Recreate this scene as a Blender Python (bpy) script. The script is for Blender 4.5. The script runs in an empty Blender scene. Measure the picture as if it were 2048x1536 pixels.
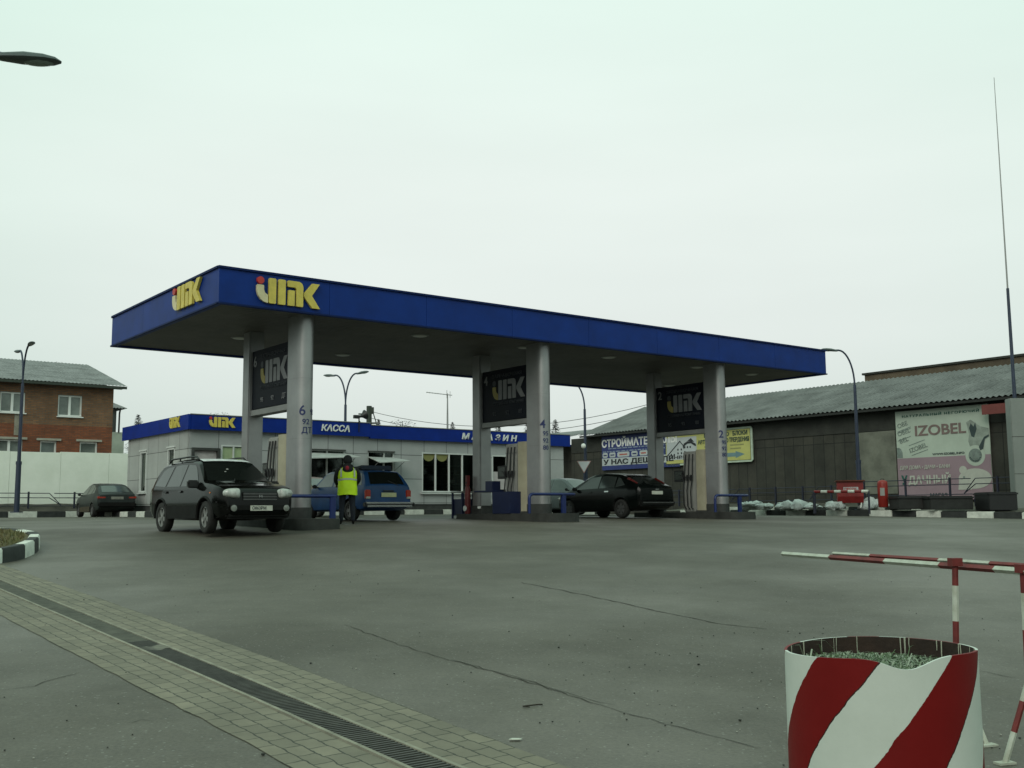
import bpy, bmesh, math, random
from mathutils import Vector, Matrix
random.seed(7)
R=math.radians
SC=bpy.context.scene
COL=SC.collection
# ---------------------------------------------------------------- camera
FPX=2131.85; PIT=.12; ROL=.0077; EYE=1.6
cp,sp=math.cos(PIT),math.sin(PIT)
Fv=Vector((0,cp,sp)); U0=Vector((0,-sp,cp)); R0=Vector((1,0,0))
Rv=R0*math.cos(ROL)-U0*math.sin(ROL); Uv=U0*math.cos(ROL)+R0*math.sin(ROL)
cam=bpy.data.cameras.new('camera'); co=bpy.data.objects.new('camera',cam); COL.objects.link(co)
co.matrix_world=Matrix(((Rv.x,Uv.x,-Fv.x,0),(Rv.y,Uv.y,-Fv.y,0),(Rv.z,Uv.z,-Fv.z,EYE),(0,0,0,1)))
cam.sensor_width=36; cam.lens=36*FPX/2048; cam.clip_end=3000; cam.clip_start=.05
SC.camera=co
SC.view_settings.view_transform='Standard'; SC.view_settings.look='None'
SC.view_settings.exposure=0; SC.view_settings.gamma=1
# ---------------------------------------------------------------- sky
W=bpy.data.worlds.new('World'); SC.world=W; W.use_nodes=True
nt=W.node_tree; nt.nodes.clear()
def N(t,ty,**k):
    n=t.nodes.new(ty)
    for a_,v in k.items():
        if a_ in n.inputs: n.inputs[a_].default_value=v
        else: setattr(n,a_,v)
    return n
SUN_EL=R(36); SUN_AZ=R(204)      # azimuth measured from +Y towards +X
sky=N(nt,'ShaderNodeTexSky'); sky.sky_type='NISHITA'; sky.sun_disc=False
sky.sun_elevation=SUN_EL; sky.sun_rotation=SUN_AZ; sky.air_density=1; sky.dust_density=6; sky.ozone_density=1
tc=N(nt,'ShaderNodeTexCoord'); sep=N(nt,'ShaderNodeSeparateXYZ'); nt.links.new(tc.outputs['Generated'],sep.inputs[0])
ramp=N(nt,'ShaderNodeValToRGB'); e=ramp.color_ramp.elements
e[0].position=0; e[0].color=(5.0,5.7,5.3,1); e[1].position=.62; e[1].color=(6.1,8.1,7.05,1)
m=e.new(.16); m.color=(6.2,6.8,6.4,1); m=e.new(.3); m.color=(6.7,7.5,6.95,1)
nt.links.new(sep.outputs['Z'],ramp.inputs[0])
mp=N(nt,'ShaderNodeMapping'); mp.inputs['Scale'].default_value=(1,1,4.5); nt.links.new(tc.outputs['Generated'],mp.inputs[0])
cn=N(nt,'ShaderNodeTexNoise',Scale=1.6,Detail=4,Roughness=.5); nt.links.new(mp.outputs[0],cn.inputs['Vector'])
cr=N(nt,'ShaderNodeMapRange'); cr.inputs['From Min'].default_value=.3; cr.inputs['From Max'].default_value=.7
cr.inputs['To Min'].default_value=.96; cr.inputs['To Max'].default_value=1.035; nt.links.new(cn.outputs[0],cr.inputs[0])
mul=N(nt,'ShaderNodeVectorMath',operation='SCALE'); nt.links.new(ramp.outputs[0],mul.inputs[0]); nt.links.new(cr.outputs[0],mul.inputs['Scale'])
dt=N(nt,'ShaderNodeVectorMath',operation='DOT_PRODUCT'); nv=N(nt,'ShaderNodeVectorMath',operation='NORMALIZE'); nt.links.new(tc.outputs['Generated'],nv.inputs[0])
nt.links.new(nv.outputs[0],dt.inputs[0]); dt.inputs[1].default_value=(.03,.965,.26)
dr_=N(nt,'ShaderNodeMapRange',interpolation_type='SMOOTHSTEP'); dr_.inputs['From Min'].default_value=.8; dr_.inputs['From Max'].default_value=1.0; dr_.inputs['To Max'].default_value=.85; nt.links.new(dt.outputs['Value'],dr_.inputs[0])
cm=N(nt,'ShaderNodeMix',data_type='RGBA'); cm.blend_type='MULTIPLY'; cm.inputs['Factor'].default_value=1
cw=N(nt,'ShaderNodeMix',data_type='RGBA'); cw.inputs['A'].default_value=(.92,1.0,.965,1); cw.inputs['B'].default_value=(1.1,1.06,1.08,1); nt.links.new(dr_.outputs[0],cw.inputs['Factor'])
nt.links.new(mul.outputs[0],cm.inputs['A']); nt.links.new(cw.outputs['Result'],cm.inputs['B'])
mx=N(nt,'ShaderNodeMix',data_type='RGBA'); mx.inputs['Factor'].default_value=.93
nt.links.new(sky.outputs[0],mx.inputs['A']); nt.links.new(cm.outputs['Result'],mx.inputs['B'])
bg=N(nt,'ShaderNodeBackground',Strength=.121); nt.links.new(mx.outputs['Result'],bg.inputs[0])
wo=N(nt,'ShaderNodeOutputWorld'); nt.links.new(bg.outputs[0],wo.inputs[0])
# ---------------------------------------------------------------- sun (overcast)
sl=bpy.data.lights.new('sun','SUN'); sl.energy=.95; sl.angle=R(30); sl.color=(1,.95,.88)
so=bpy.data.objects.new('sun',sl); COL.objects.link(so)
sd=Vector((math.sin(SUN_AZ)*math.cos(SUN_EL),math.cos(SUN_AZ)*math.cos(SUN_EL),math.sin(SUN_EL)))
so.rotation_euler=(-sd).to_track_quat('-Z','Y').to_euler()

# ---------------------------------------------------------------- helpers: points
def ray(u,v): return Fv+Rv*((u-1024)/FPX)-Uv*((v-768)/FPX)
def at(u,v,Y):                       # the point at distance Y ahead seen at photo pixel u,v
    r=ray(u,v); return r*(Y/r.y)+Vector((0,0,EYE))
def zg(x,y):                         # height of the ground
    xx=max(-2,min(25,x)); yy=min(y,42); t=(26-y)/2
    s=2*(math.log1p(math.exp(t)) if t<30 else t)
    z=1.0-.012*xx+.0125*yy-.045*s
    if y<2: z+= .04*(2-y)
    return z
TH=.6552
A=Vector((math.cos(TH),math.sin(TH),0)); B=Vector((-math.sin(TH),math.cos(TH),0))
C0=Vector((-6.604,23.638,0))
# ---------------------------------------------------------------- helpers: materials
MATS={}
def mat(name,col,rough=.6,noise=None,bump=None,metal=0,spec=.5,col2=None,coat=0,sheen=0):
    if name in MATS: return MATS[name]
    m=bpy.data.materials.new(name); m.use_nodes=True; t=m.node_tree; p=t.nodes['Principled BSDF']
    p.inputs['Base Color'].default_value=(*col,1); p.inputs['Roughness'].default_value=rough
    p.inputs['Metallic'].default_value=metal; p.inputs['Specular IOR Level'].default_value=spec
    p.inputs['Coat Weight'].default_value=coat
    tc=t.nodes.new('ShaderNodeTexCoord')
    sc,am=noise if noise else (3,.18)
    n=t.nodes.new('ShaderNodeTexNoise'); n.inputs['Scale'].default_value=sc; n.inputs['Detail'].default_value=6; n.inputs['Roughness'].default_value=.65
    t.links.new(tc.outputs['Object'],n.inputs['Vector'])
    r=t.nodes.new('ShaderNodeMapRange'); r.inputs['From Min'].default_value=.32; r.inputs['From Max'].default_value=.68
    t.links.new(n.outputs[0],r.inputs[0])
    x=t.nodes.new('ShaderNodeMix'); x.data_type='RGBA'
    c2=col2 if col2 else tuple(c*(1-am) for c in col)
    c1=col if col2 else tuple(min(1,c*(1+am*.6)) for c in col)
    x.inputs['A'].default_value=(*c2,1); x.inputs['B'].default_value=(*c1,1)
    t.links.new(r.outputs[0],x.inputs['Factor']); t.links.new(x.outputs['Result'],p.inputs['Base Color'])
    if bump:
        n2=t.nodes.new('ShaderNodeTexNoise'); n2.inputs['Scale'].default_value=bump[0]; n2.inputs['Detail'].default_value=5
        t.links.new(tc.outputs['Object'],n2.inputs['Vector'])
        b=t.nodes.new('ShaderNodeBump'); b.inputs['Strength'].default_value=bump[1]; b.inputs['Distance'].default_value=bump[2] if len(bump)>2 else .02
        t.links.new(n2.outputs[0],b.inputs['Height']); t.links.new(b.outputs[0],p.inputs['Normal'])
    MATS[name]=m; return m
def nodes(m): return m.node_tree, m.node_tree.nodes['Principled BSDF']
BLUE=mat('blue_paint',(.001,.026,.185),.5,(1.2,.2),(2,.05,.05),spec=.2)
BLUEK=mat('kiosk_blue_paint',(.001,.022,.22),.5,(1.5,.2),spec=.2)
YEL=mat('logo_yellow',(.62,.5,.09),.5,(4,.2)); CREAM=mat('logo_cream',(.62,.55,.33),.5,(4,.15)); REDP=mat('logo_red',(.45,.03,.02),.5)
SOFF=mat('soffit_paint',(.12,.112,.1),.6,(.7,.3)); STEEL=mat('column_steel',(.33,.33,.335),.42,(1.2,.15),metal=.6)
STEELD=mat('panel_steel',(.28,.28,.275),.5,(1.2,.2),metal=.4)
NAVY=mat('board_navy',(.004,.006,.013),.5,(2,.2),spec=.15); GREYL=mat('board_grey_letters',(.2,.2,.21),.5); DIMY=mat('board_yellow',(.3,.24,.05),.5)
DIMN=mat('board_faint_letters',(.045,.05,.06),.6)
DKGREY=mat('dark_plinth',(.045,.047,.045),.8,(5,.3)); BLACK=mat('black_plastic',(.012,.012,.013),.5,(5,.2))
RUB=mat('tyre_rubber',(.016,.016,.015),.85,(8,.3)); CHR=mat('chrome',(.5,.5,.5),.25,metal=.9); ALLOY=mat('alloy_rim',(.3,.3,.29),.4,(9,.3),metal=.6)
GLASS=mat('car_glass',(.008,.01,.009),.05,(3,.1),spec=.7); GLASSB=mat('window_glass',(.02,.026,.024),.08,(1.2,.4),spec=.6)
WHITE=mat('white_paint',(.68,.7,.66),.6,(3,.14),(9,.2)); WHITEF=mat('white_frame',(.6,.62,.6),.5,(2,.1))
TXTW=mat('white_letters',(.7,.71,.7),.5,(3,.08)); TXTB=mat('blue_letters',(.012,.02,.1),.5); TXTK=mat('black_letters',(.015,.017,.02),.6)
SCREAM=mat('pump_cream',(.36,.335,.24),.45,(1.5,.2)); SGREY=mat('pump_grey',(.3,.3,.28),.45,(2,.15)); 
RED=mat('red_paint',(.2,.01,.01),.5,(4,.3)); DRED=mat('dark_red_paint',(.12,.01,.012),.5,(4,.3)); BLUEP=mat('blue_rail_paint',(.005,.016,.1),.4,(3,.2))
BIN=mat('bin_blue',(.004,.01,.05),.5,(3,.2)); LAMPP=mat('lamp_pole_paint',(.02,.03,.06),.5,(3,.25)); LAMPH=mat('lamp_head',(.06,.075,.075),.45)
RUSTY=mat('rust',(.03,.015,.009),.85,(9,.4),(20,.4),col2=(.016,.009,.006)); SOIL=mat('soil',(.025,.02,.014),.95,(12,.5),(30,.8))
SNOW=mat('old_snow',(.5,.53,.52),.8,(6,.2),(12,.6)); MIRR=mat('mirror_dark',(.012,.012,.012),.35)
def brickmat(name,c1,c2,mortar,w,h,msize,offset=.5,rough=.8,dirt=.35,axes='XZ',bump=.3,squash=1):
    m=mat(name,c1,rough); t,p=nodes(m)
    tc=N(t,'ShaderNodeTexCoord'); s=N(t,'ShaderNodeSeparateXYZ'); c=N(t,'ShaderNodeCombineXYZ')
    t.links.new(tc.outputs['Object'],s.inputs[0]); t.links.new(s.outputs[axes[0]],c.inputs[0]); t.links.new(s.outputs[axes[1]],c.inputs[1])
    b=N(t,'ShaderNodeTexBrick'); b.offset=offset; b.inputs['Scale'].default_value=1; b.inputs['Brick Width'].default_value=w; b.inputs['Row Height'].default_value=h
    b.inputs['Mortar Size'].default_value=msize; b.inputs['Mortar Smooth'].default_value=.1; b.inputs['Bias'].default_value=0
    b.inputs['Color1'].default_value=(*c1,1); b.inputs['Color2'].default_value=(*c2,1); b.inputs['Mortar'].default_value=(*mortar,1)
    t.links.new(c.outputs[0],b.inputs['Vector'])
    n=N(t,'ShaderNodeTexNoise',Scale=.9,Detail=7,Roughness=.7); t.links.new(tc.outputs['Object'],n.inputs['Vector'])
    r=N(t,'ShaderNodeMapRange'); r.inputs['From Min'].default_value=.3; r.inputs['From Max'].default_value=.7; r.inputs['To Min'].default_value=1-dirt; r.inputs['To Max'].default_value=1+dirt*.4
    t.links.new(n.outputs[0],r.inputs[0])
    v=N(t,'ShaderNodeVectorMath',operation='SCALE'); t.links.new(b.outputs['Color'],v.inputs[0]); t.links.new(r.outputs[0],v.inputs['Scale'])
    t.links.new(v.outputs[0],p.inputs['Base Color'])
    bp=N(t,'ShaderNodeBump'); bp.inputs['Strength'].default_value=bump; bp.inputs['Distance'].default_value=.02; bp.invert=True
    t.links.new(b.outputs['Fac'],bp.inputs['Height']); t.links.new(bp.outputs[0],p.inputs['Normal'])
    return m
# ---------------------------------------------------------------- helpers: meshes
class MB:
    def __init__(s): s.b=bmesh.new()
    def box(s,c,d,rz=0,M=None,bev=0):
        r=bmesh.ops.create_cube(s.b,size=1); vs=r['verts']
        T=Matrix.Translation(c)@Matrix.Rotation(rz,4,'Z')@Matrix.Diagonal((*d,1))
        if M: T=M@T
        bmesh.ops.transform(s.b,matrix=T,verts=vs)
        if bev:
            es=list({e for v in vs for e in v.link_edges})
            bmesh.ops.bevel(s.b,geom=es,offset=bev,segments=2,affect='EDGES',clamp_overlap=True)
        return s
    def prism(s,pts,M,d):             # 2-D outline in M's xy plane, pushed back along -z by d
        n=len(pts); f=[s.b.verts.new(M@Vector((x,y,0))) for x,y in pts]; k=[s.b.verts.new(M@Vector((x,y,-d))) for x,y in pts]
        s.b.faces.new(f); s.b.faces.new(k[::-1])
        for i in range(n): s.b.faces.new((f[i],k[i],k[(i+1)%n],f[(i+1)%n]))
        return s
    def tube(s,path,r,seg=8,cap=True):
        P=[Vector(p) for p in path]; rr=list(r) if isinstance(r,(list,tuple)) else [r]*len(P)
        keep=[i for i in range(len(P)) if i==0 or (P[i]-P[i-1]).length>1e-5]; P=[P[i] for i in keep]; rr=[rr[i] for i in keep]; n=len(P)
        rings=[]; up=None
        for i in range(n):
            d=(P[min(i+1,n-1)]-P[max(i-1,0)]).normalized()
            if up is None: up=Vector((0,0,1)) if abs(d.z)<.9 else Vector((1,0,0))
            x=d.cross(up).normalized(); up=x.cross(d).normalized()
            rings.append([s.b.verts.new(P[i]+(x*math.cos(2*math.pi*k/seg)+up*math.sin(2*math.pi*k/seg))*rr[i]) for k in range(seg)])
        for i in range(n-1):
            for k in range(seg): s.b.faces.new((rings[i][k],rings[i][(k+1)%seg],rings[i+1][(k+1)%seg],rings[i+1][k]))
        if cap: s.b.faces.new(rings[0][::-1]); s.b.faces.new(rings[-1])
        return s
    def lathe(s,prof,M=Matrix(),seg=24):     # prof: (r,z)
        rings=[]
        for r,z in prof: rings.append([s.b.verts.new(M@Vector((r*math.cos(2*math.pi*k/seg),r*math.sin(2*math.pi*k/seg),z))) for k in range(seg)])
        for i in range(len(prof)-1):
            for k in range(seg): s.b.faces.new((rings[i][k],rings[i][(k+1)%seg],rings[i+1][(k+1)%seg],rings[i+1][k]))
        s.b.faces.new(rings[0][::-1]); s.b.faces.new(rings[-1]); return s
    def ball(s,c,d,M=None,seg=16):
        r=bmesh.ops.create_uvsphere(s.b,u_segments=seg,v_segments=max(6,seg//2),radius=1)
        T=Matrix.Translation(c)@Matrix.Diagonal((*d,1))
        if M: T=M@T
        bmesh.ops.transform(s.b,matrix=T,verts=r['verts']); return s
    def grid(s,fn,nu,nv):
        V=[[s.b.verts.new(fn(i/nu,j/nv)) for j in range(nv+1)] for i in range(nu+1)]
        for i in range(nu):
            for j in range(nv): s.b.faces.new((V[i][j],V[i+1][j],V[i+1][j+1],V[i][j+1]))
        return s
    def face(s,pts):
        s.b.faces.new([s.b.verts.new(Vector(p)) for p in pts]); return s
    def build(s,name,m,parent=None,smooth=0,fix=True):
        if fix: bmesh.ops.recalc_face_normals(s.b,faces=s.b.faces)
        me=bpy.data.meshes.new(name); s.b.to_mesh(me); s.b.free()
        for q in (m if isinstance(m,(list,tuple)) else [m]): me.materials.append(q)
        o=bpy.data.objects.new(name,me); COL.objects.link(o)
        if parent: o.parent=parent
        if smooth: autosmooth(me,smooth)
        return o
def autosmooth(me,ang):
    for p in me.polygons: p.use_smooth=True
    b=bmesh.new(); b.from_mesh(me)
    for e in b.edges:
        if len(e.link_faces)==2 and e.calc_face_angle(0)>R(ang): e.smooth=False
    b.to_mesh(me); b.free()
def tag(o,label,cat,group=None,kind=None):
    if label: o['label']=label
    if cat: o['category']=cat
    if group: o['group']=group
    if kind: o['kind']=kind
    return o
def thing(name,label,cat,loc=(0,0,0),rz=0,group=None):
    o=bpy.data.objects.new(name,None); COL.objects.link(o); o.location=loc; o.rotation_euler=(0,0,rz)
    return tag(o,label,cat,group)
def kids(o): return [c for c in COL.objects if c.parent==o]
def copy_tree(o,parent=None):
    c=o.copy(); COL.objects.link(c); c.parent=parent
    for k in kids(o): copy_tree(k,c)
    return c
FR=lambda x,y,z: Matrix(((1,0,0,x),(0,0,-1,y),(0,1,0,z),(0,0,0,1)))       # faces local -y, reads along +x
FL=lambda x,y,z: Matrix(((0,0,-1,x),(-1,0,0,y),(0,1,0,z),(0,0,0,1)))      # faces local -x, reads along -y
def text(s,M,h,width=None,m=TXTW,parent=None,name='lettering',bold=.02,shear=0,d=.012,space=1):
    c=bpy.data.curves.new('txt','FONT'); c.body=s; c.size=1; c.offset=bold; c.shear=shear; c.extrude=.001; c.space_character=space
    o=bpy.data.objects.new('txt',c); COL.objects.link(o); bpy.context.view_layer.update()
    me=bpy.data.meshes.new_from_object(o.evaluated_get(bpy.context.evaluated_depsgraph_get()))
    bpy.data.objects.remove(o); bpy.data.curves.remove(c)
    xs=[v.co.x for v in me.vertices]; 
    k=h/.72; x0=min(xs); wd=(max(xs)-x0)*k; kx=k*(width/wd if width else 1)
    for v in me.vertices:
        z=v.co.z; v.co=M@Vector(((v.co.x-x0)*kx,v.co.y*k,d if z>0 else -.002))
    me.materials.append(m); me.name=name
    o=bpy.data.objects.new(name,me); COL.objects.link(o)
    if parent: o.parent=parent
    return o
def arc(cx,cy,r,a0,a1,n=10): return [(cx+r*math.cos(R(a0+(a1-a0)*i/n)),cy+r*math.sin(R(a0+(a1-a0)*i/n))) for i in range(n+1)]
def circ(cx,cy,r,n=20): return arc(cx,cy,r,0,360-360/n,n-1)
LOGO_MAIN=[[(.52,.03),(.55,0),(.79,0),(.82,.03),(.82,.96),(.78,1),(.56,1),(.52,.96)],
 [(.93,0),(1.2,0),(1.22,.03),(1.22,.97),(1.18,1),(.95,1),(.92,.96),(.92,.03)],
 [(1.31,.97),(1.34,1),(1.8,1),(1.9,.96),(1.96,.88),(1.98,.8),(1.98,.02),(1.96,0),(1.71,0),(1.69,.02),(1.69,.68),(1.66,.73),(1.62,.75),(1.34,.75),(1.31,.77)],
 [(1.34,0),(1.59,0),(1.61,.02),(1.61,.6),(1.59,.62),(1.36,.62),(1.34,.6),(1.33,.02)],
 [(2.38,1),(2.7,1),(2.36,.5),(2.72,0),(2.38,0),(2.12,.3),(2.02,.44),(2.02,.56)]]
LOGO_I=[(.02,.66),(.05,.69),(.28,.69),(.31,.66),(.31,.52),(.35,.4),(.48,.31),(.48,0),(.33,.03),(.18,.12),(.07,.27),(.02,.45)]
def logo(M,h,parent,d=.1,main=YEL,first=CREAM,dot=REDP,side=None):
    S=M@Matrix.Diagonal((h,h,1,1))
    g=MB()
    for p in LOGO_MAIN: g.prism(p,S,d)
    o=g.build('logo',main,parent)
    MB().prism(LOGO_I,S@Matrix.Translation((0,0,0)),d).build('logo_stroke',first,o)
    MB().prism(circ(.17,.87,.145),S,d).build('logo_dot',dot,o)
    return o
# ================================================================ GROUND
def asphalt():
    m=mat('asphalt',(.1,.1,.09),.7); t,p=nodes(m)
    tc=N(t,'ShaderNodeTexCoord')
    def noise(sc,det=6,ro=.6,vec=None):
        n=N(t,'ShaderNodeTexNoise',Scale=sc,Detail=det,Roughness=ro); t.links.new(vec or tc.outputs['Object'],n.inputs['Vector']); return n
    def rng(o,a,b,c,d):
        r=N(t,'ShaderNodeMapRange'); 
        for k,v in zip(('From Min','From Max','To Min','To Max'),(a,b,c,d)): r.inputs[k].default_value=v
        t.links.new(o,r.inputs[0]); return r.outputs[0]
    def mulc(c,f):
        v=N(t,'ShaderNodeVectorMath',operation='SCALE'); t.links.new(c,v.inputs[0]); t.links.new(f,v.inputs['Scale']); return v.outputs[0]
    big=noise(.22,7,.62); mid=noise(1.1,6,.7); fine=noise(38,3,.8); grit=N(t,'ShaderNodeTexVoronoi',Scale=75.); t.links.new(tc.outputs['Object'],grit.inputs['Vector'])
    x=N(t,'ShaderNodeMix',data_type='RGBA'); x.inputs['A'].default_value=(.062,.055,.041,1); x.inputs['B'].default_value=(.104,.094,.074,1)
    t.links.new(rng(big.outputs[0],.38,.62,0,1),x.inputs['Factor'])
    c=mulc(x.outputs['Result'],rng(mid.outputs[0],.3,.7,.9,1.08)); c=mulc(c,rng(fine.outputs[0],.3,.7,.72,1.28))
    g2=N(t,'ShaderNodeMix',data_type='RGBA'); g2.inputs['B'].default_value=(.3,.3,.27,1); t.links.new(c,g2.inputs['A'])
    wn=N(t,'ShaderNodeTexWhiteNoise'); t.links.new(grit.outputs['Color'],wn.inputs['Vector'])
    t.links.new(rng(wn.outputs[0],.985,.99,0,.4),g2.inputs['Factor'])
    # tyre drag streaks along the lanes
    mp=N(t,'ShaderNodeMapping'); mp.inputs['Rotation'].default_value=(0,0,R(52)); mp.inputs['Scale'].default_value=(.2,1.1,1); t.links.new(tc.outputs['Object'],mp.inputs[0])
    st=noise(1.3,5,.6,mp.outputs[0])
    c2=mulc(g2.outputs['Result'],rng(st.outputs[0],.35,.66,.95,1.06))
    t.links.new(c2,p.inputs['Base Color'])
    t.links.new(rng(big.outputs[0],.4,.62,.68,.52),p.inputs['Roughness'])
    b=N(t,'ShaderNodeBump'); b.inputs['Strength'].default_value=.55; b.inputs['Distance'].default_value=.006
    t.links.new(fine.outputs[0],b.inputs['Height']); t.links.new(b.outputs[0],p.inputs['Normal']); return m
ASPH=asphalt()
def axis(lo,hi,f0,f1,st,ratio=1.5):
    a=[f0+i*st for i in range(int((f1-f0)/st)+1)]; s=st; v=a[-1]
    while v<hi: s*=ratio; v=min(hi,v+s); a.append(v)
    s=st; v=a[0]
    while v>lo: s*=ratio; v=max(lo,v-s); a.insert(0,v)
    return a
xs=axis(-900,900,-26,26,.5); ys=axis(-60,1500,-1,50,.5)
g=MB(); V=[[g.b.verts.new((x,y,zg(x,y))) for y in ys] for x in xs]
for i in range(len(xs)-1):
    for j in range(len(ys)-1): g.b.faces.new((V[i][j],V[i+1][j],V[i+1][j+1],V[i][j+1]))
tag(g.build('ground',ASPH,smooth=180),None,None,kind='structure')
def ab(a,b,z=None,dz=0):
    p=A*a+B*b; return Vector((p.x,p.y,(zg(p.x,p.y) if z is None else z)+dz))
def strip_ab(a0,a1,b0,b1,dz,n,na=3):
    return MB().grid(lambda u,v: ab(a0+(a1-a0)*v,b0+(b1-b0)*u,dz=dz),n,na)
# paver band and drain (runs along -B)
def pavers():
    m=mat('block_paving',(.15,.145,.12),.8); t,p=nodes(m)
    uv=N(t,'ShaderNodeUVMap'); 
    n0=N(t,'ShaderNodeTexNoise',Scale=9.,Detail=2); t.links.new(uv.outputs[0],n0.inputs['Vector'])
    mxv=N(t,'ShaderNodeMix',data_type='RGBA'); mxv.blend_type='LINEAR_LIGHT'; mxv.inputs['Factor'].default_value=.022
    t.links.new(uv.outputs[0],mxv.inputs['A']); t.links.new(n0.outputs['Color'],mxv.inputs['B'])
    b=N(t,'ShaderNodeTexBrick'); b.offset=.5; b.inputs['Scale'].default_value=1; b.inputs['Brick Width'].default_value=.2; b.inputs['Row Height'].default_value=.125
    b.inputs['Mortar Size'].default_value=.006; b.inputs['Mortar Smooth'].default_value=.3
    b.inputs['Color1'].default_value=(.2,.18,.132,1); b.inputs['Color2'].default_value=(.155,.142,.105,1); b.inputs['Mortar'].default_value=(.045,.047,.035,1)
    t.links.new(mxv.outputs['Result'],b.inputs['Vector'])
    n=N(t,'ShaderNodeTexNoise',Scale=2.2,Detail=8,Roughness=.72); t.links.new(uv.outputs[0],n.inputs['Vector'])
    r=N(t,'ShaderNodeMapRange'); r.inputs['From Min'].default_value=.3; r.inputs['From Max'].default_value=.7; r.inputs['To Min'].default_value=.72; r.inputs['To Max'].default_value=1.12
    t.links.new(n.outputs[0],r.inputs[0]); v=N(t,'ShaderNodeVectorMath',operation='SCALE'); t.links.new(b.outputs['Color'],v.inputs[0]); t.links.new(r.outputs[0],v.inputs['Scale'])
    t.links.new(v.outputs[0],p.inputs['Base Color'])
    bp=N(t,'ShaderNodeBump'); bp.inputs['Strength'].default_value=.6; bp.inputs['Distance'].default_value=.01; bp.invert=True
    t.links.new(b.outputs['Fac'],bp.inputs['Height']); t.links.new(bp.outputs[0],p.inputs['Normal']); return m
PAV=pavers()
def paved(name,a0,a1,b0,b1,jag=0):
    nb=int((b1-b0)/.25); na=8; me=bmesh.new(); uvl=me.loops.layers.uv.new('UVMap'); V=[]
    for i in range(nb+1):
        r=[]
        for j in range(na+1):
            a_=a0+(a1-a0)*j/na; b_=b0+(b1-b0)*i/nb
            if jag and (j==0 if jag<0 else j==na): a_+=random.uniform(-.012,.012)
            r.append((me.verts.new(ab(a_,b_,dz=.005)),a_,b_))
        V.append(r)
    for i in range(nb):
        for j in range(na):
            q=[V[i][j],V[i+1][j],V[i+1][j+1],V[i][j+1]]; f=me.faces.new([x[0] for x in q])
            for l,x in zip(f.loops,q): l[uvl].uv=(x[2],x[1])
    bmesh.ops.recalc_face_normals(me,faces=me.faces)
    mm=bpy.data.meshes.new(name); me.to_mesh(mm); me.free(); mm.materials.append(PAV)
    o=bpy.data.objects.new(name,mm); COL.objects.link(o); o['kind']='structure'; return o
paved('paving',2.76,3.24,2,20,-1); paved('paving',3.53,4.0,2,20,1)
# drain channel: concrete edges, slotted grate
IRON=mat('grate_iron',(.06,.06,.052),.6,(7,.4),metal=.2); PIT_=mat('drain_pit',(.012,.012,.01),.9); CONC=mat('drain_concrete',(.24,.23,.18),.85,(5,.35),(20,.4))
dr=thing('drain_channel','long iron drain grate running through the grey paving strip','drain',(0,0,0))
strip_ab(3.27,3.5,2,20,.0052,50).build('channel_floor',PIT_,dr)
for a_ in (3.26,3.5):
    g=MB(); top=[];bot=[]
    for i in range(73):
        b0=2+i*.25; j=random.uniform(-.002,.002)
        row=[ab(a_+o+j,b0,dz=z) for o,z in ((-.014,-.02),(-.013,.016),(.013,.016),(.014,-.02))]
        top.append([g.b.verts.new(p) for p in row])
    for i in range(72):
        for k in range(3): g.b.faces.new((top[i][k],top[i+1][k],top[i+1][k+1],top[i][k+1]))
    g.build('channel_edge',CONC,dr)
g=MB()
zr=Matrix.Rotation(TH,4,'Z')
b_=2.0
while b_<10.1:
    c=ab(3.38,b_,dz=.008); g.box((0,0,0),(.21,.022,.012),M=Matrix.Translation(c)@zr)
    b_+=.043
g.build('grate',IRON,dr)
MB().grid(lambda u,v: ab(3.274+.212*v,9.55+.22*u+.03*math.sin(v*9),dz=.014),6,6).build('broken_concrete_patch',mat('patch_mortar',(.15,.145,.115),.9,(12,.3)),dr)
# dirt-filled stretch of the channel (left, where the slots are silted up)
SILT=mat('silt',(.07,.07,.054),.95,(6,.4),(30,.5))
g=MB()
g.grid(lambda u,v: ab(3.274+.212*v,10.08+9.9*u,dz=.008),60,2).build('silt_fill',SILT,dr)
# cracks in the asphalt
CRK=mat('crack_dark',(.038,.035,.027),.95)
def G(u,v):
    r=ray(u,v); lo,hi=2.,90.
    for _ in range(50):
        m_=(lo+hi)/2; p=r*(m_/r.y)+Vector((0,0,EYE))
        if p.z>zg(p.x,p.y): lo=m_
        else: hi=m_
    return p
def crack(pts,w,seed):
    rnd=random.Random(seed); P=[G(*q) for q in pts]; path=[]
    for i in range(len(P)-1):
        n=max(2,int((P[i+1]-P[i]).length/.12))
        for k in range(n):
            p=P[i].lerp(P[i+1],k/n); path.append((p.x+rnd.uniform(-.02,.02),p.y+rnd.uniform(-.02,.02)))
    g=MB(); prev=None
    for i,(x,y) in enumerate(path):
        x2,y2=path[min(i+1,len(path)-1)]; x1,y1=path[max(i-1,0)]; d=Vector((x2-x1,y2-y1)).normalized(); n_=Vector((-d.y,d.x))*w*.6*rnd.uniform(.35,1)*(.3 if i in(0,len(path)-1) else 1)
        a_=g.b.verts.new((x+n_.x,y+n_.y,zg(x+n_.x,y+n_.y)+.004)); b2=g.b.verts.new((x-n_.x,y-n_.y,zg(x-n_.x,y-n_.y)+.004))
        if prev: g.b.faces.new((prev[0],a_,b2,prev[1]))
        prev=(a_,b2)
    tag(g.build('asphalt_crack',CRK),None,None,kind='structure')
crack([(690,1250),(800,1290),(900,1320),(1050,1360),(1180,1405),(1300,1440),(1450,1480),(1565,1508)],.011,1)
crack([(900,1320),(1000,1348),(1130,1385),(1250,1418)],.012,5)
crack([(1040,1165),(1170,1190),(1310,1222),(1440,1248),(1560,1262)],.022,2)
crack([(0,1382),(70,1372),(130,1352),(185,1340)],.009,3)
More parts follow.
